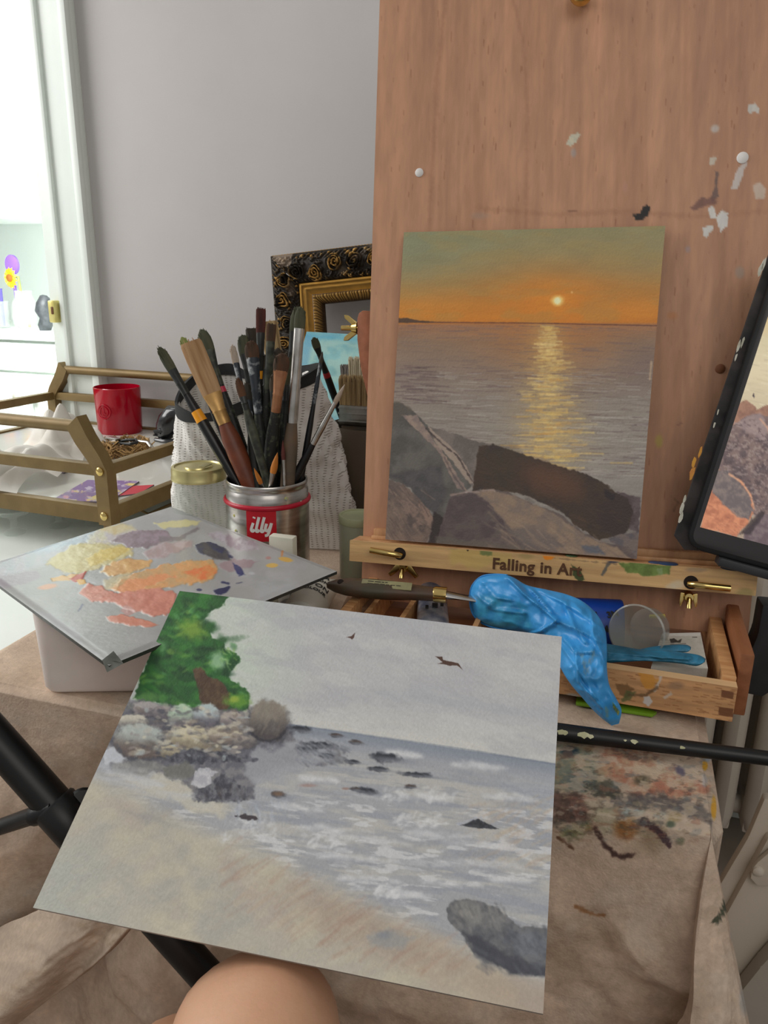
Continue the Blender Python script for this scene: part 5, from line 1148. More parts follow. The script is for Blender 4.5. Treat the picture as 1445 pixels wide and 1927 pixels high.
# ================================================================ seascape painting held in front
k_=.3048/.48568; cds=[(338,1112,1),(1057,1198,.911),(1022,1908,.657),(62,1708,.746)]
Qw=[C0+k_*d*ray(x,y) for x,y,d in cds]; fw_=Fr(Qw[3],Qw[2]-Qw[3],Qw[0]-Qw[3])
def seap(p):
    p.sf=2.2
    P=p.poly; x,y=p.x,p.y; G=lambda L:[(a/1.8817,903+b/1.8817) for a,b in L]
    hor=1362+(x-545)*.150
    p.c[:]=(188,188,188)
    sky=y<hor
    m=sky*sst(1-(hor-y)/70); p.mix(None,(202,202,196),m*.85)
    m=sky*sst(1-(x-400)/230)*sst((1350-y)/80); p.mix(None,(196,208,192),m*.9)
    m=sky*sst((1240-y)/140)*sst((x-430)/150); p.mix(None,(180,181,184),m*.7)
    p.tint((202,203,200),.45,110,34,.2,seed=3,mask=sky*1.); p.tint((170,172,178),.4,80,26,.2,seed=7,mask=sky*1.)
    m=sky*np.exp(-((y-(1300+(x-700)*.15))/16)**2)*sst((x-640)/100); p.mix(None,(172,175,180),m*.5)
    sea=~sky
    p.mix(None,(166,168,172),sea*1.); m=sea*sst(1-(y-hor)/42)*sst((x-520)/30); p.mix(None,(136,144,156),m*.95)
    m=sea*sst((x-880)/120)*sst(1-abs(y-1500)/70); p.mix(None,(164,170,178),m*.5)
    p.tint((186,184,178),.8,110,20,.13,seed=11,lo=.42,hi=.62,mask=sea*sst((y-hor-28)/40)); p.tint((150,154,162),.6,90,12,.13,seed=12,lo=.5,hi=.62,mask=sea*sst((y-hor-28)/40))
    p.tint((210,211,212),.75,44,9,.10,seed=19,lo=.56,hi=.68,mask=sea*sst((y-1470)/60))
    sh=1470+(x-180)*.455
    sand=sea*sst((y-sh)/60+.5); p.mix(None,(184,179,165),sand)
    p.tint((200,192,168),.7,110,60,-.5,seed=14,lo=.38,hi=.72,mask=sand); p.tint((166,164,158),.55,100,70,.3,seed=17,lo=.42,hi=.75,mask=sand); p.tint((176,160,150),.35,80,110,-.7,seed=23,lo=.48,hi=.72,mask=sand); 
    m=sand*sst(1-(x-60)/230)*sst((y-1540)/90); p.mix(None,(176,182,174),m*.6)
    m=sand*np.exp(-((y-sh-46)/52)**2)*sst((x-470)/160); p.mix(None,(168,146,128),m*.55)
    p.strokes((430,1560,890,1820),360,52,5,-.62,[(168,136,118),(194,178,156),(176,150,130),(200,190,170),(160,124,108)],.4,.12,31,inside=lambda a,b:0<b-(1470+(a-180)*.455)<125)
    p.strokes((90,1460,900,1890),520,34,9,-.45,[(198,190,168),(166,162,154),(190,182,162),(178,166,152),(204,198,180)],.3,.5,32,inside=lambda a,b:b>1470+(a-180)*.455)
    p.strokes((880,1500,1050,1625),110,36,4,-.45,[(184,166,146),(196,182,160),(176,160,144)],.45,.15,33)
    P(G([(450,1060),(560,1040),(680,1060),(760,1110),(820,1160),(780,1190),(700,1180),(600,1130),(480,1100)]),(200,194,174),8,10,20,.75,seed=34); P(G([(440,1170),(540,1180),(600,1220),(520,1220)]),(150,150,150),8,8,16,.5,seed=35)
    for k,(cx,cy,L,a) in enumerate(((620,1560,150,.14),(700,1580,190,.12),(820,1570,140,.10),(640,1612,150,.16),(760,1622,170,.12),(900,1625,150,.10),(560,1520,100,.2),(800,1500,90,.1),(905,1590,120,.08),(700,1655,120,.14),(850,1660,170,.12),(960,1655,80,.12),(770,1685,70,.1),(960,1500,90,.12),(905,1442,100,.16),(760,1420,60,.16),(600,1465,60,.1))):
        p.strokes((cx-L/2,cy-6,cx+L/2,cy+8),40,24,6,a,[(208,209,211),(198,200,203),(216,216,216)],.42,.35,60+k,inside=lambda u_,v_:abs((v_-cy)-(u_-cx)*a)<6)
        p.strokes((cx-L/2,cy+8,cx+L/2,cy+22),14,44,5,a,[(148,152,160),(158,160,166)],.4,.1,90+k)
    for bx_ in ((720,1482,860,1512),(740,1532,830,1556),(420,1545,520,1585),(704,1668,752,1688),(570,1568,640,1596)): p.strokes(bx_,60,9,4,-.5,[(224,225,225),(212,213,214)],.5,.7,51+int(bx_[0])%9)
    p.line([(545,1363),(700,1385),(880,1411),(1046,1438)],1.3,(118,128,142),.75,2,.6)
    # trees
    T=G([(620,380),(815,408),(790,440),(740,470),(722,490),(712,505),(745,530),(752,560),(790,572),(800,600),(845,620),(848,640),(812,680),(806,700),(832,716),(872,742),(886,790),(884,818),(800,820),(690,815),(600,800),(470,775)])
    P(T,(34,74,38),2.5,6,10,.98,(52,104,48),22,seed=51)
    r=random.Random(12)
    G1=[(24,54,34),(30,66,38),(40,84,42)];G2=[(56,116,52),(66,132,56),(46,104,50)];G3=[(104,156,66),(124,170,72),(96,160,92)]
    for cols,n,sz in ((G1,90,13),(G2,150,9),(G3,46,6)):
        for _ in range(n):
            b=r.uniform(1118,1334); a=r.uniform(253+(1312-b)*.42,(388 if b<1165 else 400 if b<1200 else 440 if b<1250 else 425 if b<1285 else 464))
            p.ell(a,b,sz*r.uniform(.7,1.7),sz*r.uniform(.35,.8),r.choice(cols),r.uniform(.3,.7),.7,r.uniform(-.6,.9),.5,r.randint(0,99))
    p.strokes((270,1125,455,1335),220,14,5,.5,[(70,136,60),(36,80,40),(90,150,70),(28,60,36)],.4,1.2,77,inside=lambda a,b:a>253+(1312-b)*.42+6 and a<(385 if b<1200 else 425))
    p.ell(361,1184,24,17,(140,172,66),.75,.7,.3,.4); p.ell(409,1243,14,15,(168,206,166),.75,.6,0,.4); p.ell(300,1216,13,11,(96,152,92),.8,.5,0,.3); p.strokes((415,1222,446,1262),16,9,3,.9,[(176,210,140),(130,176,84)],.7,.8,78); p.ell(280,1312,22,8,(110,160,86),.6,.7,0,.5)
    P(G([(680,672),(712,660),(730,690),(790,720),(812,760),(808,815),(720,820),(700,740)]),(84,58,46),2.5,4,8,.92,(100,74,58),10,seed=52); p.ell(446,1318,22,13,(104,152,56),.85,.5,0,.4); p.ell(440,1316,9,6,(160,180,70),.8,.6); p.ell(350,1300,18,13,(46,96,48),.7,.7,0,.4)
    # pebble shore
    P(G([(440,770),(600,800),(890,820),(990,830),(1050,920),(1180,940),(1250,1000),(1000,1010),(900,1060),(900,1130),(690,1140),(660,1080),(560,1040),(400,1030),(370,950)]),(128,126,128),4,9,12,.9,(96,96,104),12,seed=53)
    P(G([(900,930),(1050,925),(1200,960),(1150,1000),(900,1080),(860,1040)]),(160,162,168),6,8,14,.85,seed=54)
    def rock(cx,cy,a,b,lt,dk,ang=0,al=.97,sd=None):
        cx,cy,a,b=cx/1.8817,903+cy/1.8817,a/1.8817,b/1.8817; sd=sd or int(cx)%90
        p.ell(cx,cy+b*.25,a*1.08,b*1.05,(66,66,74),.75,.3,ang,.3,sd+1); p.ell(cx,cy,a,b,lt,al,.16,ang,.22,sd,dk)
        p.strokes((cx-a*.6,cy-b*.6,cx+a*.4,cy),int(8+a*.4),b*.3,b*.18,1.2,[tuple(min(255,q+18) for q in lt),tuple(q*.85 for q in lt)],.32,.5,sd+2)
        p.strokes((cx-a*.6,cy+b*.1,cx+a*.6,cy+b*.7),int(8+a*.4),b*.35,b*.18,.4,[tuple(q*.8 for q in dk),tuple(min(255,q+16) for q in dk)],.28,.6,sd+3)
    rock(520,810,50,26,(176,170,168),(120,112,116)); rock(580,825,40,26,(150,142,142),(100,96,102)); rock(465,855,60,24,(200,196,180),(128,122,118)); rock(560,880,40,16,(120,114,116),(84,82,90))
    rock(645,840,48,44,(184,206,180),(118,110,116),sd=8); rock(735,835,46,42,(182,196,196),(108,104,112),sd=18); rock(820,850,46,36,(176,166,158),(104,98,102),sd=28); rock(860,870,34,34,(150,142,136),(98,92,94))
    rock(500,925,96,60,(178,186,180),(104,90,84),.15,sd=38); rock(690,920,110,48,(206,196,166),(132,122,104),.12,sd=48); rock(800,905,64,34,(196,186,164),(122,110,102),.1); rock(620,965,60,26,(190,180,152),(120,112,98),.1); rock(870,925,46,24,(160,152,142),(104,98,98))
    P(G([(360,950),(400,945),(445,985),(430,1005),(370,1005)]),(200,204,210),3,5,10,.9,seed=55); P(G([(395,1010),(480,990),(570,1000),(600,1020),(500,1045),(410,1040)]),(126,126,124),4,6,12,.8,(150,150,144),10,seed=56)
    P(G([(590,980),(650,955),(760,960),(850,975),(910,990),(890,1000),(780,1000),(680,1010),(600,1000)]),(58,60,70),2.5,6,10,.95,(104,106,114),9,seed=57); P(G([(575,1020),(660,1000),(700,1030),(660,1060),(590,1055)]),(112,112,104),4,6,10,.85,seed=58)
    P(G([(685,1110),(740,1060),(790,1040),(850,1060),(845,1080),(880,1100),(900,1120),(850,1140),(700,1140)]),(66,66,74),2.5,7,10,.96,(118,118,124),10,seed=59)
    p.strokes((370,1474,470,1504),80,12,3,1.35,[(60,62,70),(124,126,132),(90,90,96),(76,64,64)],.4,.3,64)
    P(G([(675,1080),(690,1040),(700,1020),(730,1018),(770,1035),(745,1050),(750,1075),(710,1090)]),(204,204,206),2,5,8,.92,(180,180,186),8,seed=60)
    p.strokes((440,1512,540,1545),70,18,3,1.4,[(190,196,204),(150,158,168)],.5,.3,65); P(G([(830,1190),(870,1185),(905,1190),(912,1200),(880,1208),(860,1200)]),(64,56,60),1.5,3,6,.95,seed=61)
    rock(950,852,72,72,(138,130,118),(84,78,78),sd=5); p.strokes((484,1332,526,1378),60,16,3,1.9,[(168,158,140),(126,122,116),(140,124,112),(132,134,122)],.3,.2,61); p.line([(472,1378),(486,1391),(505,1395),(526,1388),(540,1370)],2.2,(52,50,56),.85,2.5,2)
    r=random.Random(33)
    for _ in range(210):
        cx=r.uniform(235,470); cy=r.uniform(1330,1425)+(cx-350)*.06
        if cx<205+(1420-cy)*.45+12: continue
        p.ell(cx,cy,r.uniform(3,11),r.uniform(1.5,4.5),r.choice([(72,74,84),(96,92,96),(190,184,172),(206,200,180),(150,142,138),(118,108,100),(170,180,180),(84,84,92)]),r.uniform(.3,.75),.5,r.uniform(-.4,.5),.6,r.randint(0,90))
    p.tint((196,199,203),.6,60,16,.1,seed=91,lo=.4,hi=.65,mask=sst(1-abs(p.y-1450-(p.x-190)*.25)/34)*sst((440-p.x)/100))
    # sea rocks
    for cx,cy,a,b in ((567,1373,19,6.5),(632,1384,12,3.5),(668,1397,12,4.5),(722,1425,28,9),(665,1434,13,4),(712,1447,20,5),(782,1458,28,5),(690,1489,17,6.5),(668,1485,9,4),(771,1480,10,4),(523,1496,12,6),(600,1402,26,6),(616,1422,14,5),(580,1410,18,6)):
        dk_=(44,48,56) if a>12 else (84,72,68); p.ell(cx,cy,a,b,dk_,.95,.38,.1,.45,int(cx)%60,(84,86,94)); p.ell(cx+a*.7,cy+b*.7,a*1.2,b*.5,(130,134,142),.5,.8,.12,.4); p.strokes((cx-a,cy-b,cx+a,cy+b),8,a*.6,2,.3,[(50,52,58),(120,124,132)],.5,.4,int(cx))
    p.ell(523,1494,9,4,(126,102,84),.8,.5); p.ell(580,1478,14,3,(160,120,108),.5,.6); p.ell(650,1484,7,2.5,(140,104,90),.6)
    p.strokes((560,1392,660,1440),110,20,3,.5,[(96,100,108),(176,180,186),(140,146,154)],.5,.3,63)
    P([(866,1553),(880,1549),(890,1543),(900,1541),(908,1546),(925,1553),(938,1560),(900,1559)],(46,48,54),1,1.5,6,.97,(64,66,72),5,seed=62); p.line([(862,1551),(890,1540),(905,1538)],2,(170,180,200),.5,3,2)
    # big rock bottom right
    P([(838,1712),(850,1698),(870,1691),(900,1696),(935,1708),(958,1728),(975,1742),(1030,1748),(1036,1838),(1000,1834),(965,1832),(935,1815),(900,1800),(880,1780),(868,1755),(846,1738)],(112,112,114),2,4,9,.98,(84,86,92),18,seed=65)
    p.ell(885,1718,34,20,(154,152,146),.7,.8,.4,.4); p.ell(935,1732,26,14,(132,132,132),.5,.8,.5,.4); P([(870,1755),(900,1765),(960,1800),(1000,1812),(1036,1818),(1036,1838),(960,1832),(900,1800)],(66,68,76),6,6,12,.8,seed=66); p.ell(995,1776,32,20,(124,132,142),.6,.8,.3,.3)
    p.strokes((852,1702,950,1750),80,15,4,1.2,[(168,164,156),(90,90,92),(130,130,128)],.45,.2,67); p.strokes((900,1745,1030,1830),90,24,5,.8,[(74,76,84),(120,124,130),(96,98,104)],.4,.4,68)
    P([(690,1762),(730,1750),(780,1764),(760,1782),(700,1780)],(152,154,154),7,8,14,.75,seed=68); p.ell(722,1760,12,7,(120,128,140),.5,.8)
    P([(960,1840),(1036,1842),(1030,1915),(975,1890)],(176,164,150),8,6,12,.6,seed=69)
    p.mot(.02,3.2,16,-.9,seed=81,o=2); p.mot(.015,14,3,.2,seed=82,o=2)
    P([(652,1199),(661,1197),(668,1191),(666,1200),(662,1204),(660,1201)],(84,58,50),.6,.5,4,.97,seed=1); P([(819,1235),(832,1236),(834,1242),(852,1246),(862,1248),(871,1261),(860,1252),(846,1253),(836,1250),(824,1249),(833,1246)],(80,58,48),.7,.6,4,.98,seed=2)
sea_=panel('seascape_painting',fw_,0,0,0,0,.003,640,520,seap,M_paint,corners=[((q-fw_.O)@fw_.u,(q-fw_.O)@fw_.w) for q in Qw],edge=(150,146,140),gain=1.06)
tag(sea_,'large grey seascape with green trees and two birds resting on the knee','painting')
# ================================================================ palette knife lying over the drawer's left part
zk=zdt+.016
K0=pz(616,1101,zk); K1=pz(840,1120,zk); 
KE=pz(905,1126,zk)
fk=Fr(K0,K1-K0,np.cross((0,0,1),K1-K0)); fk=Fr(K0,K1-K0,(0,0,1))   # u along, w up, n to viewer
kl=np.linalg.norm(K1-K0)
t=thing('palette_knife','wood-handled palette knife lying across the left of the drawer','palette knife',tuple(K0))
hs=[(0,.003,.003),(.008,.008,.006),(.02,.0125,.008),(.045,.0145,.009),(.065,.0125,.009),(kl*.72,.0095,.0075),(kl-.012,.0078,.0068)]
mb=MB(); mb.sweep([fk.P(a,0,0) for a,_,_ in hs],[(b_,c_) for _,b_,c_ in hs],18,up=(0,0,1))
hd_=mb.build('handle',mat('dark_walnut_handle',(84,58,44),.45,col2=(66,60,44),ns=30,stretch=(1,1,1)),t)
MB().sweep([fk.P(kl-.013,0,0),fk.P(kl-.011,0,0),fk.P(kl,0,0)],[(.0075,.0068),(.0085,.0078),(.0085,.0078)],18,up=(0,0,1)).build('ferrule',M_brass,t)
MB().sweep([fk.P(kl,0,0),fk.P(kl+.02,-.001,0),fk.P(kl+.07,-.003,0)],[(.0045,.004),(.006,.002),(.010,.0012)],12,up=(0,0,1)).build('blade',M_steel,t)
ftop=Fr(fk.P(0,0,0),fk.u,nz(np.cross(fk.n,fk.u)*1.0)); 
# hang hole and pale label on the handle, facing the viewer and up
nv_=nz(fk.n*.55+fk.w*.85); wv2_=nz(np.cross(nv_,fk.u)); fh=Fr(fk.O,fk.u,wv2_)
if fh.n@nv_<0: fh.n=-fh.n
MB().lathe([(.0032,.0),(.0026,.0006),(0,.0007)],(.0145,0,.0078),16,fh).build('hang_hole',M_hole,t)
lb_=MB().box(.036,.086,-.0045,.0045,.0085,.0098,fr=fh,bev=.0004).build('paper_label',mat('aged_label',(150,144,104),.6,col2=(120,116,84),ns=60),t)
mb=MB(); r=random.Random(2)
for j,(yy,n_) in enumerate(((.0022,4),(-.0004,6),(-.0028,5))):
    x=.042
    for _ in range(n_): l=r.uniform(.002,.006); mb.box(x,x+l,yy-.0004,yy+.0004,.0098,.0100,fr=fh); x+=l+.0012
mb.build('label_print',mat('label_ink',(50,46,36),.7),lb_)
# ================================================================ paint tubes
def tube(P0,P1,r_,label,bodym,capm,name='paint_tube',flat=.6):
    """P0 cap end, P1 crimped tail"""
    d=nz(np.array(P1)-np.array(P0)); L=np.linalg.norm(np.array(P1)-np.array(P0)); t=thing(name,label,'tube',tuple(P0))
    s=nz(np.cross((0,0,1),d)); w_=nz(np.cross(d,s)); f=Fr(P0,s,w_); f.n=d
    mb=MB(); seg=26
    st=[(0,.55,.55),(.006,.6,.6),(.010,1,.95),(L*.4,1,.95*flat),(L*.75,1.03,.80*flat),(L*.93,1.12,.22),(L-.008,1.18,.06),(L,1.18,.05)]
    for z,a,b_ in st:
        for k_ in range(seg):
            th=2*math.pi*k_/seg; mb.v.append(tuple(f.P(r_*a*math.cos(th),r_*b_*math.sin(th),z)))
    for i in range(len(st)-1):
        for k_ in range(seg): mb.f.append((i*seg+k_,i*seg+(k_+1)%seg,(i+1)*seg+(k_+1)%seg,(i+1)*seg+k_))
    mb.f.append(tuple(range(seg))); mb.f.append(tuple((len(st)-1)*seg+k_ for k_ in range(seg)))
    b_=mb.build('body',bodym,t)
    MB().lathe([(0,-.014),(r_*.5,-.014),(r_*.56,-.012),(r_*.6,0),(0,0)],(0,0,0),18,f).build('cap',capm,t)
    return t,f,b_
M_tubew=mat('tube_white_print',(206,204,192),.45,col2=(190,188,176),ns=30); M_cap=mat('tube_cap',(24,24,26),.4)
# the big lettered tube under the palette
zt0=ZT+.024; A_=pz(560,1175,zt0); B_=pz(600,1102,zt0+.002)
tt,ft,_=tube(A_,A_+nz(B_-A_)*.115,.0215,'fat white paint tube with black lettering under the palette corner',M_tubew,M_cap,flat=1.)
ink=mat('tube_ink',(34,34,34),.6)
def wrap(ff,zc,r_,ang0,R0=0):
    # text running round the tube, letters upright along its axis
    return lambda x,y,z:(lambda a:tuple(ff.P((r_*np.interp(zc+y,[.01,.046,.086,.107],[1,1,1.03,1.12])+.0005+z)*math.cos(a),(r_*np.interp(zc+y,[.01,.046,.086,.107],[.95,.95,.80,.22])+.0006+z)*math.sin(a),zc+y)))(ang0+x/r_)
tti=tt
vt=math.atan2((C0-A_)@ft.w,(C0-A_)@ft.u)-.52
for body,zc,sz in (('WINSOR',.084,.0085),('NEWTON',.071,.0085),('WINTON',.057,.011),('OIL COLOUR',.045,.0075)):
    text('lettering',body,sz,None,0,0,0,ink,tti,bend=wrap(ft,zc,.0215,vt),bold=.0002,extr=.0001)
M_tubes=mat('tube_crumpled_silver',(196,196,198),.35,.6,col2=(120,128,150),ns=70,bump=.6,bs=90)
A_=pz(812,1105,zi+.02); B_=pz(815,1185,zi+.014)
tt,ft2,_=tube(A_,A_+nz(B_-A_)*.105,.0155,'crumpled silver and blue paint tube in the drawer under the knife',M_tubes,M_cap)
for xx,zz_,s_ in ((.002,.062,.0028),(-.006,.066,.0016),(.009,.060,.0016)): 
    MB().box(xx-s_,xx+s_,.0095,.0120,zz_-s_,zz_+s_,fr=ft2).build('printed_square',ink,tt)
M_tube3=mat('tube_grey_paint',(150,146,140),.5,col2=(186,180,170),ns=40)
A_=pz(545,1150,ZT+.012); tube(A_,A_+np.array([-.03,.06,.0]),.011,'slim grey paint tube lying beside the fat lettered one',M_tube3,M_cap)
# small folded box and brown tube in the drawer left
b=pz(675,1160,zi+.002); f=Fr(b,(1,.3,0),(0,0,1)); tag(MB().prism([(-.02,0),(.02,0),(.017,.016),(-.012,.018)],-.015,.015,f,bev=.001).build('small_carton',mat('brown_carton',(134,100,74),.7,col2=(112,84,62),ns=30)),'small brown carton at the left end of the drawer','carton')
# ================================================================ blue gloves
M_gl=mat('blue_nitrile',(44,134,196),.48,col2=(36,118,182),ns=16,sss=.08,bump=.35,bs=60); M_gl2=mat('teal_nitrile',(34,112,146),.5,col2=(48,132,160),ns=16,bump=.3,bs=60)
def skinny(pts,radii,amp,seed,fold=.6,seg=72,sub=14):
    pts=np.array(pts,float); radii=np.array(radii,float); P=sm3(pts,sub); n=len(P); R_=np.stack([np.interp(np.linspace(0,len(pts)-1,n),range(len(pts)),radii[:,k_]) for k_ in range(2)],1)
    mb=MB(); view=None
    for i in range(n):
        t_=nz(P[min(i+1,n-1)]-P[max(i-1,0)]); vw=nz(C0-P[i]); a=nz(np.cross(t_,vw)); b_=nz(np.cross(a,t_))
        th=np.arange(seg)/seg*2*math.pi
        fx=th/6.28*5; s_=i/n*sub
        rd=1+amp*((1-np.abs(fbm(np.cos(th)*1.5+s_*.32+3,np.sin(th)*1.5+s_*.15,seed,2)-.5)*5.0)*.8+(fbm(np.cos(th)*4+s_*.7,np.sin(th)*4-s_*.3,seed+4,2)-.5)*.5)
        q=P[i]+np.outer(np.cos(th)*R_[i,0]*rd,a)+np.outer(np.sin(th)*R_[i,1]*rd,b_); mb.v+=list(map(tuple,q))
    for i in range(n-1):
        for k_ in range(seg): mb.f.append((i*seg+k_,i*seg+(k_+1)%seg,(i+1)*seg+(k_+1)%seg,(i+1)*seg+k_))
    mb.f.append(tuple(range(seg))); mb.f.append(tuple((n-1)*seg+k_ for k_ in range(seg))); return mb
def sm3(pts,n=8):
    out=[]
    for i in range(len(pts)-1):
        p0=pts[max(i-1,0)];p1=pts[i];p2=pts[i+1];p3=pts[min(i+2,len(pts)-1)]
        for k_ in range(n): t_=k_/n; out.append(.5*((2*p1)+(-p0+p2)*t_+(2*p0-5*p1+4*p2-p3)*t_**2+(-p0+3*p1-3*p2+p3)*t_**3))
    out.append(pts[-1]); return np.array(out)
yg=.70
Q2=lambda L,D:[py(564+x/1.64,941+y/1.64,d) for (x,y),d in zip(L,D)]
def ribbon(top,bot,thk,creases,seed,paint,base,nu=150,nv=70,amp=.004):
    """flattened rubber skin between two outlines, pillowed, with creases (pixel polylines with height)"""
    A=sm3(top,12);B=sm3(bot,12); n=min(len(A),len(B)); A=A[:n];B=B[:n]; t_=np.linspace(0,n-1,nu); i0=np.minimum(t_.astype(int),n-2); fr_=(t_-i0)[:,None]
    A=A[i0]*(1-fr_)+A[i0+1]*fr_; B=B[i0]*(1-fr_)+B[i0+1]*fr_; v=(1-np.cos(np.linspace(0,math.pi,nv)))/2
    Pf=A[None]*(1-v)[:,None,None]+B[None]*v[:,None,None]; W_=np.linalg.norm(A-B,axis=1)[None,:]
    pil=np.sqrt(np.clip(4*v*(1-v),0,1))[:,None]*np.minimum(thk,W_*.30); e=np.minimum(np.linspace(0,1,nu),1-np.linspace(0,1,nu))[None,:]; pil=pil*sst(e/.05)**.5
    Pl=Pf.reshape(-1,3); x,y=projn(Pl); h=np.zeros(len(Pl))
    for pts,wd,ht in creases:
        best=np.full(len(Pl),1e9)
        for (ax,ay),(bx,by) in zip(pts[:-1],pts[1:]):
            ex,ey=bx-ax,by-ay; tt_=np.clip(((x-ax)*ex+(y-ay)*ey)/(ex*ex+ey*ey),0,1); sgn=((x-ax)*ey-(y-ay)*ex)/math.hypot(ex,ey)
            dd=np.hypot(x-ax-ex*tt_,y-ay-ey*tt_)*np.where(sgn>0,1,2.2); best=np.minimum(best,dd)
        h=h+ht*np.maximum(0,1-best/wd)
    rdg=1-np.abs(fbm(x/46+y/90,y/40-x/120,seed,2)-.5)*5; r2=1-np.abs(fbm(x/19+3,y/24,seed+7,2)-.5)*5
    h=h+amp*rdg+amp*.35*r2; m=(np.clip(4*v*(1-v)*2.2,0,1)[:,None]*sst(e/.06)).reshape(-1)
    nrm=C0-Pl; nrm=nrm/np.linalg.norm(nrm,axis=1)[:,None]
    Fp=Pl+nrm*(pil.reshape(-1)+h*m)[:,None]; Bp=Pl-nrm*(pil.reshape(-1)*.5)[:,None]
    p=Painter(Pl,base); paint(p); mb=MB(); mb.v=list(map(tuple,Fp))+list(map(tuple,Bp)); N=nu*nv
    for j in range(nv-1):
        for i in range(nu-1):
            q=j*nu+i; mb.f.append((q,q+1,q+nu+1,q+nu)); mb.f.append((N+q,N+q+nu,N+q+nu+1,N+q+1))
    for i in range(nu-1): mb.f.append((i,N+i,N+i+1,i+1)); q=(nv-1)*nu+i; mb.f.append((q,q+1,N+q+1,N+q))
    for j in range(nv-1): q=j*nu; mb.f.append((q,q+nu,N+q+nu,N+q)); q=j*nu+nu-1; mb.f.append((q,N+q,N+q+nu,q+nu))
    return mb,np.vstack([p.out(),p.out()])
c2=lambda *L:[(564+a/1.64,941+b/1.64) for a,b in L]
M_glp=mat('blue_nitrile_skin',None,.42,attr=True,nd=.25,ns=60,bump=.25,bs=160)
t=thing('nitrile_glove','bright blue crumpled glove hanging over the front of the open drawer','glove',tuple(py(1080,1180,.65)))
top=[(527,318),(529,272),(560,238),(640,232),(700,262),(760,276),(820,290),(872,312),(915,350),(942,400),(948,460),(948,520),(956,572),(978,615),(993,650),(985,690)]
bot=[(528,330),(540,358),(575,384),(640,400),(700,412),(740,425),(775,452),(792,490),(806,520),(822,548),(845,580),(870,608),(890,632),(912,655),(935,676),(962,696)]
DY=[.695,.695,.693,.685,.678,.672,.666,.657,.648,.632,.615,.600,.594,.592,.592,.592]; DB=[.692,.688,.682,.668,.665,.655,.64,.622,.606,.598,.594,.592,.592,.592,.592,.592]
def gpaint2(p):
    p.mot(.10,30,20,seed=3); P=p.poly
    P(c2((540,300),(620,290),(700,330),(720,400),(600,390),(545,360)),(40,120,166),6,5,14,.7,(60,150,180),14,seed=5)
    p.line(c2((870,480),(885,540),(895,500),(905,470)),3.2,(110,150,170),.75,2,4,dry=.4); P(c2((965,625),(985,650),(985,668),(970,648)),(190,176,60),1,2,5,.95,(60,110,90),5,seed=7); p.line(c2((945,640),(948,665)),2.5,(120,150,140),.6,2,2); p.ell(*c2((600,385))[0],30,6,(110,190,200),.4,.6)
mb,cl_=ribbon(Q2(top,DY),Q2(bot,DB),.013,[(c2((640,235),(690,290),(740,330),(790,372)),9,.010),(c2((700,262),(735,300),(775,345)),6,.006),(c2((790,372),(740,405),(700,415)),7,.007),(c2((790,372),(860,400),(930,440)),10,.005),(c2((820,330),(850,400),(880,440)),8,.005),(c2((745,280),(820,320),(935,395)),12,.004),(c2((815,430),(850,470),(900,470)),9,.005),(c2((800,440),(870,540),(915,610)),10,.004),(c2((850,470),(860,560),(930,640)),8,.004),(c2((900,330),(905,420),(945,500)),9,.004),(c2((560,250),(600,300),(650,310)),8,.004),(c2((540,290),(600,340),(690,350)),8,.003)],5,gpaint2,(58,150,214),amp=.0035)
mb.build('glove_body',M_glp,t,cols=cl_,ang=180)
# stretched rolled cuff rim
def ringof(pts,r): 
    P=loopi(np.array(pts),60); mb=MB(); P=np.vstack([P,P[:1]]); return mb.sweep([tuple(q) for q in P],[r]*len(P),8,up=(.3,.5,1),cap=False)
MB().sweep([tuple(q) for q in sm3(Q2([(640,233),(600,231),(560,238),(531,270),(527,320),(540,358),(575,385),(640,401)],[.684,.689,.692,.694,.693,.688,.682,.668]))],.0013,8,up=(.3,.5,1)).build('rolled_cuff',M_gl,t)
t=thing('nitrile_glove','darker teal glove lying flat inside the drawer behind its front edge','glove',tuple(py(1230,1230,.64)))
mb,cl_=ribbon(Q2([(930,440),(1000,452),(1060,462),(1120,462),(1180,470),(1230,478),(1253,490)],[.655,.655,.65,.645,.64,.64,.64]),Q2([(930,505),(1000,500),(1060,497),(1120,500),(1180,506),(1225,512),(1250,500)],[.632]*7),.008,[(c2((940,470),(1050,480),(1200,492)),9,.003),(c2((1000,455),(1120,490)),7,.002)],15,lambda p:p.mot(.2,30,14,seed=4),(42,112,142),nu=90,nv=36,amp=.002)
m2,c3_=ribbon(Q2([(1040,462),(1090,452),(1140,447),(1190,446),(1208,454)],[.66]*5),Q2([(1040,470),(1090,468),(1140,468),(1190,470),(1206,462)],[.652]*5),.006,[],17,lambda p:p.mot(.2,30,14,seed=4),(44,108,136),nu=60,nv=24,amp=.0015)
mb.add(m2.v,m2.f); mb.build('glove_body',M_glp,t,cols=np.vstack([cl_,c3_]),ang=180)
# ================================================================ things in the drawer
def axisf(P0,ax,up=(0,0,1)):
    ax=nz(ax); a=nz(np.cross(up,ax)); f=Fr(P0,a,np.cross(ax,a)); f.n=ax; return f
c_=pz(1195,1205,zi+.022); ax=np.array([-.62,-.70,.36]); c_=py(1198,1190,.665); cr=.0240
f=axisf(c_,(c_-py(1228,1178,.705)))
t=thing('plastic_cup','small clear plastic cup lying on its side in the drawer','cup',tuple(c_))
L=.036
MB().lathe([(0,-L),(cr*.74,-L),(cr*.78,-L+.002),(cr*.96,-.003),(cr*1.05,-.001),(cr*1.06,.001),(cr*1.0,.002),(cr*.94,-.002),(cr*.74,-L+.003),(0,-L+.002)],(0,0,0),44,f).build('vessel',mat('hazy_plastic',(176,178,172),.2,alpha=.42,col2=(160,162,152),ns=14,coat=.5),t)
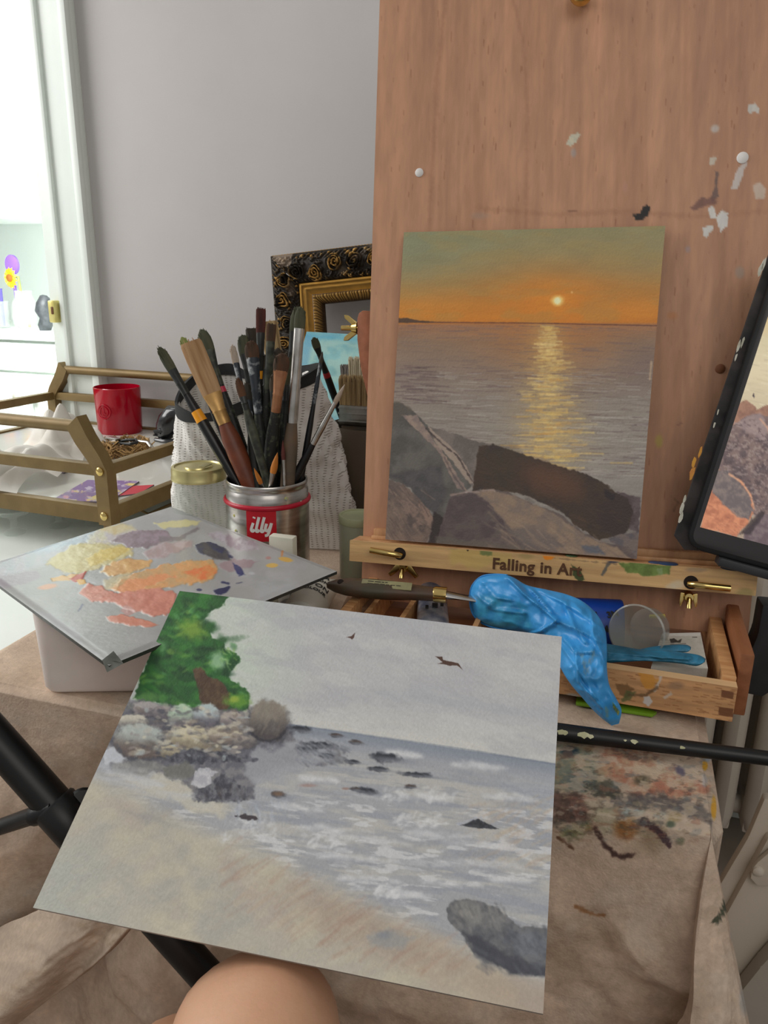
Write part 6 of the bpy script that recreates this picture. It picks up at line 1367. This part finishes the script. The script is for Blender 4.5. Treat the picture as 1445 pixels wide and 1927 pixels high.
# blue tape roll box with marks
b=py(1150,1180,.720); f=axisf(b,(.95,.1,.05)); 
t=thing('blue_tape_roll','blue roll with small black marks lying behind the glove','tape roll',tuple(b))
MB().lathe([(0,-.038),(.026,-.038),(.0272,-.036),(.0272,.008),(.026,.010),(0,.010)],(0,0,0),40,f).build('roll',mat('blue_tape',(18,62,150),.4,col2=(14,52,130),ns=14),t)
def rollb(dx,da): return lambda x,y,z:(lambda a:tuple(f.P((.0276+z)*math.cos(a),(.0276+z)*math.sin(a),dx+x)))(da-y/.0272)
va=math.atan2((C0-b)@f.w,(C0-b)@f.u)
mk=mat('black_mark',(14,16,22),.6)
for dx,da in ((-.010,.12),(-.001,-.45),(-.020,-.35)): text('printed_mark','3M',.0085,None,0,0,0,mk,t,rot=.25,bend=rollb(dx,va+da),bold=.0004,extr=.0001)
MB().box(.0,.014,-.001,.001,-.002,.002,fr=Fr(py(1222,1160,.71),(1,.2,.1),(0,0,1))).build('yellow_tab',mat('yellow_tab',(214,196,70),.5),t)
# white packet
pk=[(1246,1192),(1318,1190),(1332,1258),(1225,1255)]
P4=[pz(*q,zi+.024) for q in pk]; f=Fr(P4[3],P4[2]-P4[3],P4[0]-P4[3])
def pkp(p):
    p.c[:]=(206,202,190); p.mot(.06,12,8,seed=2); p.poly([(1246,1191),(1318,1190),(1318,1196),(1246,1197)],(226,224,216),.8,.5,6)
    for q in ([(1260,1202),(1268,1201),(1275,1206),(1283,1202),(1280,1209),(1262,1210)],): p.poly(q,(56,54,52),.8,1,4,.9)
    for k_ in range(4): p.line([(1238,1203+k_*3.2),(1256+k_*4,1203+k_*3)],.6,(110,106,100),.7,.6,.2)
    p.line([(1262,1213),(1290,1211)],.8,(90,88,84),.7,.6,.2); p.line([(1303,1199),(1311,1199)],.8,(60,60,60),.8,.6,.2)
tag(panel('white_packet',f,0,0,0,0,.014,90,60,pkp,M_paint,corners=[((q-f.O)@f.u,(q-f.O)@f.w) for q in P4],edge=(190,186,176)),'white printed packet lying in the right end of the drawer','packet')
# ================================================================ stick, lime strip
S0=pz(1000,1371,ZT+.010); S1=pz(1460,1429,ZT+.012)
t=thing('painting_stick','long black paint-spotted rod lying on the cloth below the drawer','rod',tuple(S0))
mb=MB().sweep([S0,S0*.9+S1*.1,(S0+S1)/2,S1],[(.0075,.0075),(.0072,.0072),(.0062,.0062),(.0055,.0055)],18); mb.build('rod',M_black,t)
mb=MB(); cr_=mat('cream_paint_crust',(206,204,168),.6,col2=(170,170,130),ns=100)
ds=nz(S1-S0); r=random.Random(9)
for q,l in (((1057,1382),.004),((1063,1384),.003),((1100,1386),.005),((1112,1387),.003),((1197,1397),.0028),((1288,1408),.0022),((1180,1396),.0014)):
    P_=pz(*q,ZT+.017); s_=(P_-S0)@ds; c=S0+ds*s_; nvw=nz(C0-c); a=c+nvw*.0064
    ff=Fr(a,ds,np.cross(nvw,ds)); MB().prism([(l*math.cos(k_)*r.uniform(.6,1.3),l*.7*math.sin(k_)*r.uniform(.5,1.1)) for k_ in np.linspace(0,6.28,10)[:-1]],-.002,.0008,ff).build('paint_fleck',cr_,t,smooth=False)
b=pz(1185,1337,ZT+.003); f=Fr(b,(1,.02,0),(0,1,0)); tag(MB().prism([(-.045,-.006),(.018,-.006),(.022,0),(.0,.010),(-.045,.012)],0,.003,f,bev=.0008).build('lime_palette_scraper',mat('lime_plastic',(120,164,40),.4)),'lime green plastic sliver poking out under the drawer','scraper')
# ================================================================ tablet in its case, with stand
ft_=Fr(fb2.P(0,0,.050),fb2.u,fb2.w)
ca,cb=ft_.inv(1266,1022); ta,tb=ft_.inv(1445,458)
upd=nz(np.array([ta-ca,tb-cb])); ud3=ft_.u*upd[0]+ft_.w*upd[1]; rd3=ft_.u*upd[1]-ft_.w*upd[0]
ftb=Fr(ft_.P(ca,cb),rd3,ud3); TW,TH=.186,.262
t=thing('tablet','dark tablet in a paint-smeared black case showing a photo of rocks','tablet',tuple(ftb.P(TW/2,0,0)))
def rrect(x0,x1,y0,y1,r,n=7):
    P=[]
    for cx,cy,a0 in ((x1-r,y1-r,0),(x0+r,y1-r,90),(x0+r,y0+r,180),(x1-r,y0+r,270)):
        for k_ in range(n): a=math.radians(a0+90*k_/(n-1)); P.append((cx+r*math.cos(a),cy+r*math.sin(a)))
    return P
cs_=MB().prism(rrect(.010,TW,.0,TH,.014),-.006,.004,ftb,bev=.002).build('case',M_black,t)
MB().prism([(.0,.006),(.012,-.004),(.03,.0),(.03,TH),(.004,TH)],-.010,-.006,ftb,bev=.001).build('cover_flap',mat('cover_flap',(30,28,28),.7,col2=(58,52,50),ns=50),t)
mb=MB(); r=random.Random(4)
mp_={'cream':mat('flap_paint_cream',(206,204,190),.6,col2=(170,168,150),ns=90),'ochre':mat('flap_paint_ochre',(206,150,50),.6,col2=(190,120,60),ns=60)}
for nm,lst in (('cream',[(1283,958,.008),(1281,975,.007),(1288,940,.005),(1385,672,.004),(1390,650,.006),(1397,645,.005),(1344,800,.004),(1351,775,.003),(1432,505,.008),(1437,498,.006)]),('ochre',[(1302,890,.008),(1306,870,.007),(1318,850,.006)])):
    for x,y,l in lst:
        a,b=ftb.inv(x,y,.004); c_h=-.004 if a<.010 else .0044
        a,b=ftb.inv(x,y,c_h); MB().prism([(a+l*.22*math.cos(q)*r.uniform(.6,1.1),b+l*.95*math.sin(q)*r.uniform(.6,1.1)) for q in np.linspace(0,6.28,9)[:-1]],c_h-.001,c_h+.0006,ftb).build('paint_smear',mp_[nm],t,smooth=False)
bz_=MB().prism(rrect(.0135,TW-.004,.0045,TH-.004,.010),.002,.0046,ftb,bev=.0005).build('bezel',mat('dark_bezel_glass',(44,42,42),.25,col2=(40,38,38),ns=5,coat=.5),t)
sa,sb=ftb.inv(1317,992,.005)
def tabp(p):
    P=p.poly; p.grad([(430,(214,170,90)),(560,(226,180,90)),(600,(216,190,140)),(640,(218,206,170)),(700,(228,214,180)),(800,(206,190,160)),(1000,(180,160,140))])
    p.strokes((1370,600,1600,800),260,30,2,.15,[(240,230,200),(190,178,150),(206,190,156)],.5,.1,1)
    P([(1383,775),(1390,758),(1404,752),(1420,765),(1424,772),(1440,762),(1480,770),(1480,840),(1375,830)],(170,128,108),1,2,8,.98,(140,104,90),12,seed=2)
    P([(1378,802),(1400,785),(1425,778),(1470,790),(1520,840),(1520,1010),(1430,975),(1400,960),(1360,900),(1350,880)],(136,116,112),1,2,8,.98,(104,90,92),14,seed=3)
    P([(1380,800),(1405,783),(1430,778),(1450,800),(1440,830),(1410,815)],(170,150,148),3,4,8,.7,seed=31)
    p.tint((176,158,152),.5,5,3.5,seed=7,lo=.56,hi=.64,mask=sst((p.y-785)/10)); p.tint((84,70,72),.5,7,5,seed=17,lo=.6,hi=.68,mask=sst((p.y-785)/10))
    P([(1318,995),(1325,960),(1336,905),(1342,880),(1370,890),(1395,905),(1412,930),(1419,960),(1408,985),(1392,1000),(1386,1010),(1350,1000)],(222,148,112),1,2.5,7,.98,(190,122,94),9,seed=6)
    P([(1342,882),(1370,888),(1393,905),(1410,932),(1417,958),(1409,978),(1388,972),(1362,950),(1340,925),(1334,905)],(110,104,106),1.5,4,7,.95,(140,128,124),7,seed=5)
    p.line([(1372,892),(1396,908),(1414,935),(1419,958)],1.4,(232,176,140),.8,1.2,1.5)
    p.line([(1430,788),(1445,806),(1452,835)],1.6,(220,170,140),.7,1.5,1)
    p.strokes((1320,925,1400,1005),90,12,1.4,.45,[(244,178,140),(140,88,76),(232,160,120)],.55,.25,2,inside=lambda a,b:b>925+(a-1325)*.62)
    P([(1400,1000),(1430,970),(1460,965),(1500,985),(1500,1040),(1400,1020)],(110,94,100),1,2,8,.98,(134,118,122),9,seed=9); P([(1392,1004),(1410,982),(1432,960),(1440,966),(1412,1006)],(56,48,52),2,2,7,.7,seed=10)
    P([(1416,742),(1420,740),(1419,748),(1417,748)],(40,30,50),.6,.4,4)
M_scr=mat('lit_screen',None,.2,attr=True,nd=.02,ns=50,emis=.32,coat=.3)
panel('screen',Fr(ftb.P(0,0,.0050),ftb.u,ftb.w),sa,TW-.016,sb,TH-.018,.0003,150,220,tabp,M_scr,t,edge=(60,56,54))
# stand
M_st=mat('stand_plastic',(34,34,36),.5,col2=(42,42,44),ns=40)
t=thing('tablet_stand','black stand arm gripping the tablet beside the easel','stand',(.26,.80,0))
bp_=ftb.P(TW*.75,-.012,-.012)
H1=py(1432,1120,.80);H2=py(1425,1290,.78)
MB().prism([fr_ for fr_ in [(-.004,.03),(-.004,.0),(-.010,-.030),(-.014,-.048),(-.010,-.062),(.010,-.064),(.018,-.056),(.020,-.03),(.018,.03)]],-.012,.012,Fr(py(1428,1185,.74),(1,.1,0),(.05,0,1)),bev=.003).build('clamp_arm',M_st,t)
MB().sweep([tuple(ftb.P(TW*.55,.0,-.012)),tuple(ftb.P(TW*.55,.12,-.016))],[.012,.012],12).box(.04,TW-.02,-.008,.0,-.012,.010,fr=ftb,bev=.002).build('cradle',M_st,t)
pb=py(1520,1250,.82)
MB().sweep([(pb[0]+.01,pb[1],.02),(pb[0]+.01,pb[1],pb[2]+.02)],.011,16,up=(0,1,0)).build('pole',M_st,t)
MB().sweep([(pb[0]+.01,pb[1],pb[2]),tuple(ftb.P(TW*.55,.06,-.016))],.010,12).build('neck',M_st,t)
for a in (0,2.1,4.2): MB().sweep([(pb[0]+.01,pb[1],.10),(pb[0]+.01+.16*math.cos(a+.5),pb[1]+.16*math.sin(a+.5),.006)],[.009,.007],10).build('leg',M_st,t)
# ================================================================ tripod at lower left
L0=py(-88,1300,.405); L1=py(190,1613,.405); d=nz(L1-L0)
foot=L1+d*((.012-L1[2])/d[2])
Lm=py(119,1533,.405)
t=thing('black_tripod','black tripod with one thick leg crossing in front of the cloth','tripod',(L0[0],L0[1],0))
hub=L0-d*.16
lg=MB().sweep([hub,Lm+d*.004],[.0142,.0142],26).build('leg',M_blackm,t)
MB().sweep([Lm-d*.22,Lm-d*.108],[.0170,.0170],24).build('foam_grip',mat('foam_black',(14,14,14),.9,col2=(20,20,20),ns=200,bump=.3,bs=400),lg)
cl=MB().sweep([Lm-d*.012,Lm-d*.010,Lm+d*.028,Lm+d*.030],[.0158,.0172,.0168,.0152],26).build('clamp_collar',M_black,lg)
vv=nz(C0-Lm); sd=nz(np.cross(d,vv)); 
f=Fr(Lm,d,sd)
# round lug on the upper right side and the flip lever on the left
MB().lathe([(0,-.010),(.010,-.010),(.012,-.008),(.012,.008),(.010,.010),(0,.010)],(.004,0,0),20,Fr(Lm+sd*.0150*(1 if sd[0]>0 else -1),d,sd)).build('collar_lug',M_black,lg)
E1=py(0,1556,.397); E0=py(70,1532,.397)
S_=nz(E0-E1)
MB().sweep([E0+S_*.02,E0+S_*.005,E0,E0-S_*.004,E1,E1-S_*.05],[(.006,.006),(.0095,.008),(.0105,.008),(.0085,.0065),(.0080,.006),(.0075,.005)],16,up=(0,0,1)).build('flip_lever',M_black,lg)
MB().sweep([Lm+d*.02,foot],[.0130,.0125],22).build('lower_tube',M_blackm,lg)
MB().sweep([foot-d*.02,foot-d*.004,foot],[.014,.016,.012],16).build('rubber_foot',M_black,lg)
MB().sweep([hub-np.array([0,0,.06]),hub+np.array([0,0,.05])],[.03,.026],24,up=(0,1,0)).build('hub',M_black,t)
MB().sweep([hub+np.array([0,0,.04]),hub+np.array([0,0,.30])],.012,18,up=(0,1,0)).build('centre_column',M_blackm,t)
for dx,dy in ((-.50,.05),(-.18,-.45)):
    MB().sweep([hub,(hub[0]+dx,hub[1]+dy,.012)],[.0155,.011],18).build('leg',M_blackm,t)
# ================================================================ folded beige chair at right
t=thing('folding_chair','folded beige plastic chair standing at the lower right','chair',(.26,.80,0))
M_ch=mat('beige_plastic',(206,196,180),.5,col2=(198,188,172),ns=8)
Yc=.74
def cp(L,Y): 
    return [ (q[0],q[2]) for q in [py(x,y,Y) for x,y in L]]
fc_=Fr((0,Yc,0),(1,0,0),(0,0,1))
MB().prism(cp([(1405,1560),(1434,1490),(1500,1488),(1560,1500),(1560,1560),(1470,1560),(1445,1600),(1366,1720),(1346,1660)],Yc-.012),.0,.012,Fr((0,Yc-.012,0),(1,0,0),(0,0,1)),bev=.003).build('back_frame',M_ch,t)
MB().prism(cp([(1440,1560),(1560,1530),(1560,1650),(1420,1800),(1360,1860),(1345,1800),(1352,1722)],Yc-.02),.0,.014,Fr((0,Yc-.02,0),(1,0,0),(0,0,1)),bev=.004).build('side_rail',M_ch,t)
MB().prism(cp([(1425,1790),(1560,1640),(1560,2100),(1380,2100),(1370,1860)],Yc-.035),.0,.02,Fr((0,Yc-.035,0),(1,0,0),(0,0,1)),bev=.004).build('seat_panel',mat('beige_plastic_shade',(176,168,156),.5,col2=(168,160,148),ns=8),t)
Yp=Yc-.038
hp_=MB().prism(cp([(1411,1648),(1414,1630),(1424,1618),(1445,1600),(1520,1540),(1560,1560),(1560,1640),(1445,1662),(1424,1662)],Yp),-.002,.004,Fr((0,Yp,0),(1,0,0),(0,0,1)),bev=.0015).build('hinge_plate',M_ch,t)
q=py(1427,1642,Yp-.006); MB().lathe([(.0055,0),(.005,.002),(.003,.0032),(0,.0035)],(0,0,0),20,Fr((q[0],Yp-.004,q[2]),(1,0,0),(0,0,1))).build('rivet',M_ch,hp_)
for xx in (.235,.50): MB().box(xx,xx+.03,Yc+.0,Yc+.025,0,.50,bev=.006).build('leg',M_ch,t)
MB().box(.235,.53,Yc,Yc+.02,.2,.23,bev=.005).build('crossbar',M_ch,t)
# ================================================================ person: bare legs under the painting
M_skin=mat('skin',(208,162,130),.5,col2=(196,146,114),ns=14,sss=.15,bump=.12,bs=220)
t=thing('person','seated person with bare legs, one knee under the large seascape','person',(-.05,-.1,0))
def limb(P,R_): return P,R_
K1=pd(496,1850,.462)
me=bpy.data.meshes.new('body'); 
def arc(a,b,n): return [np.array(a)*(1-i/n)+np.array(b)*i/n for i in range(n+1)]
hipc=np.array([.02,-.30,.50])
hR=np.array([.10,-.26,.52]); hL=np.array([-.10,-.26,.52])
kR=K1; aR=np.array([kR[0]+.07,kR[1]+.02,.09]); kL=pd(372,1968,.52); aL=np.array([kL[0]-.02,kL[1]-.06,.09])
vs=[hipc,hR,hL]; rs_=[.10,.10,.10]; es=[(0,1),(0,2)]
def chain(start,pts,rad):
    prev=start
    for p_,r_ in zip(pts,rad): vs.append(np.array(p_)); rs_.append(r_); es.append((prev,len(vs)-1)); prev=len(vs)-1
    return prev
def lerp(a,b,t_): return np.array(a)*(1-t_)+np.array(b)*t_
for h_,hi_,k_,a_,sx in ((hR,1,kR,aR,1),(hL,2,kL,aL,-1)):
    kk=k_+np.array([0,-.012,.0])
    e=chain(hi_,[lerp(h_,kk,.3),lerp(h_,kk,.6),lerp(h_,kk,.85),kk,kk+np.array([0,.012,-.045]),lerp(kk,a_,.22)+np.array([0,-.012,0]),lerp(kk,a_,.45)+np.array([0,-.018,0]),lerp(kk,a_,.75),a_],[.088,.074,.058,.051,.050,.050,.048,.038,.033])
    chain(e,[a_+np.array([0,.01,-.045]),a_+np.array([.0,.06,-.058]),a_+np.array([.0,.13,-.066]),a_+np.array([.0,.165,-.070])],[.034,.032,.028,.016])
me.from_pydata([tuple(v-np.array(t.location)) for v in vs],es,[]); body=bpy.data.objects.new('body',me); COL.objects.link(body); body.parent=t
md=body.modifiers.new('skin','SKIN'); 
for i,sv_ in enumerate(me.skin_vertices[0].data): sv_.radius=(rs_[i],rs_[i]); sv_.use_root=(i==0)
md.use_smooth_shade=True
s2=body.modifiers.new('sub','SUBSURF'); s2.levels=3; s2.render_levels=3
me.materials.append(M_skin)
# shorts
sh=MB()
for h_,k_ in ((hR,kR),(hL,kL)): sh.sweep([h_+np.array([0,-.05,.0]),lerp(h_,k_,.15),lerp(h_,k_,.38)],[.13,.118,.098],24)
sh.sweep([hipc+np.array([0,0,-.10]),hipc+np.array([0,-.02,.02]),hipc+np.array([0,-.04,.12]),hipc+np.array([0,-.05,.13])],[(.17,.15),(.185,.16),(.15,.12),(.02,.02)],28,up=(0,1,0))
sh.build('shorts',mat('dark_fabric',(60,60,70),.9),t)
# stool the person sits on
t=thing('stool','round wooden stool under the seated person','stool',(.02,-.32,0))
MB().lathe([(0,0),(.15,0),(.17,.008),(.17,.026),(.16,.034),(0,.036)],(.02,-.32,.34),36).build('seat',M_wood,t)
for a in (.8,2.4,3.9,5.5): MB().sweep([(.02+.11*math.cos(a),-.32+.11*math.sin(a),.345),(.02+.15*math.cos(a),-.32+.15*math.sin(a),0)],[.015,.012],12).build('leg',M_wood,t)
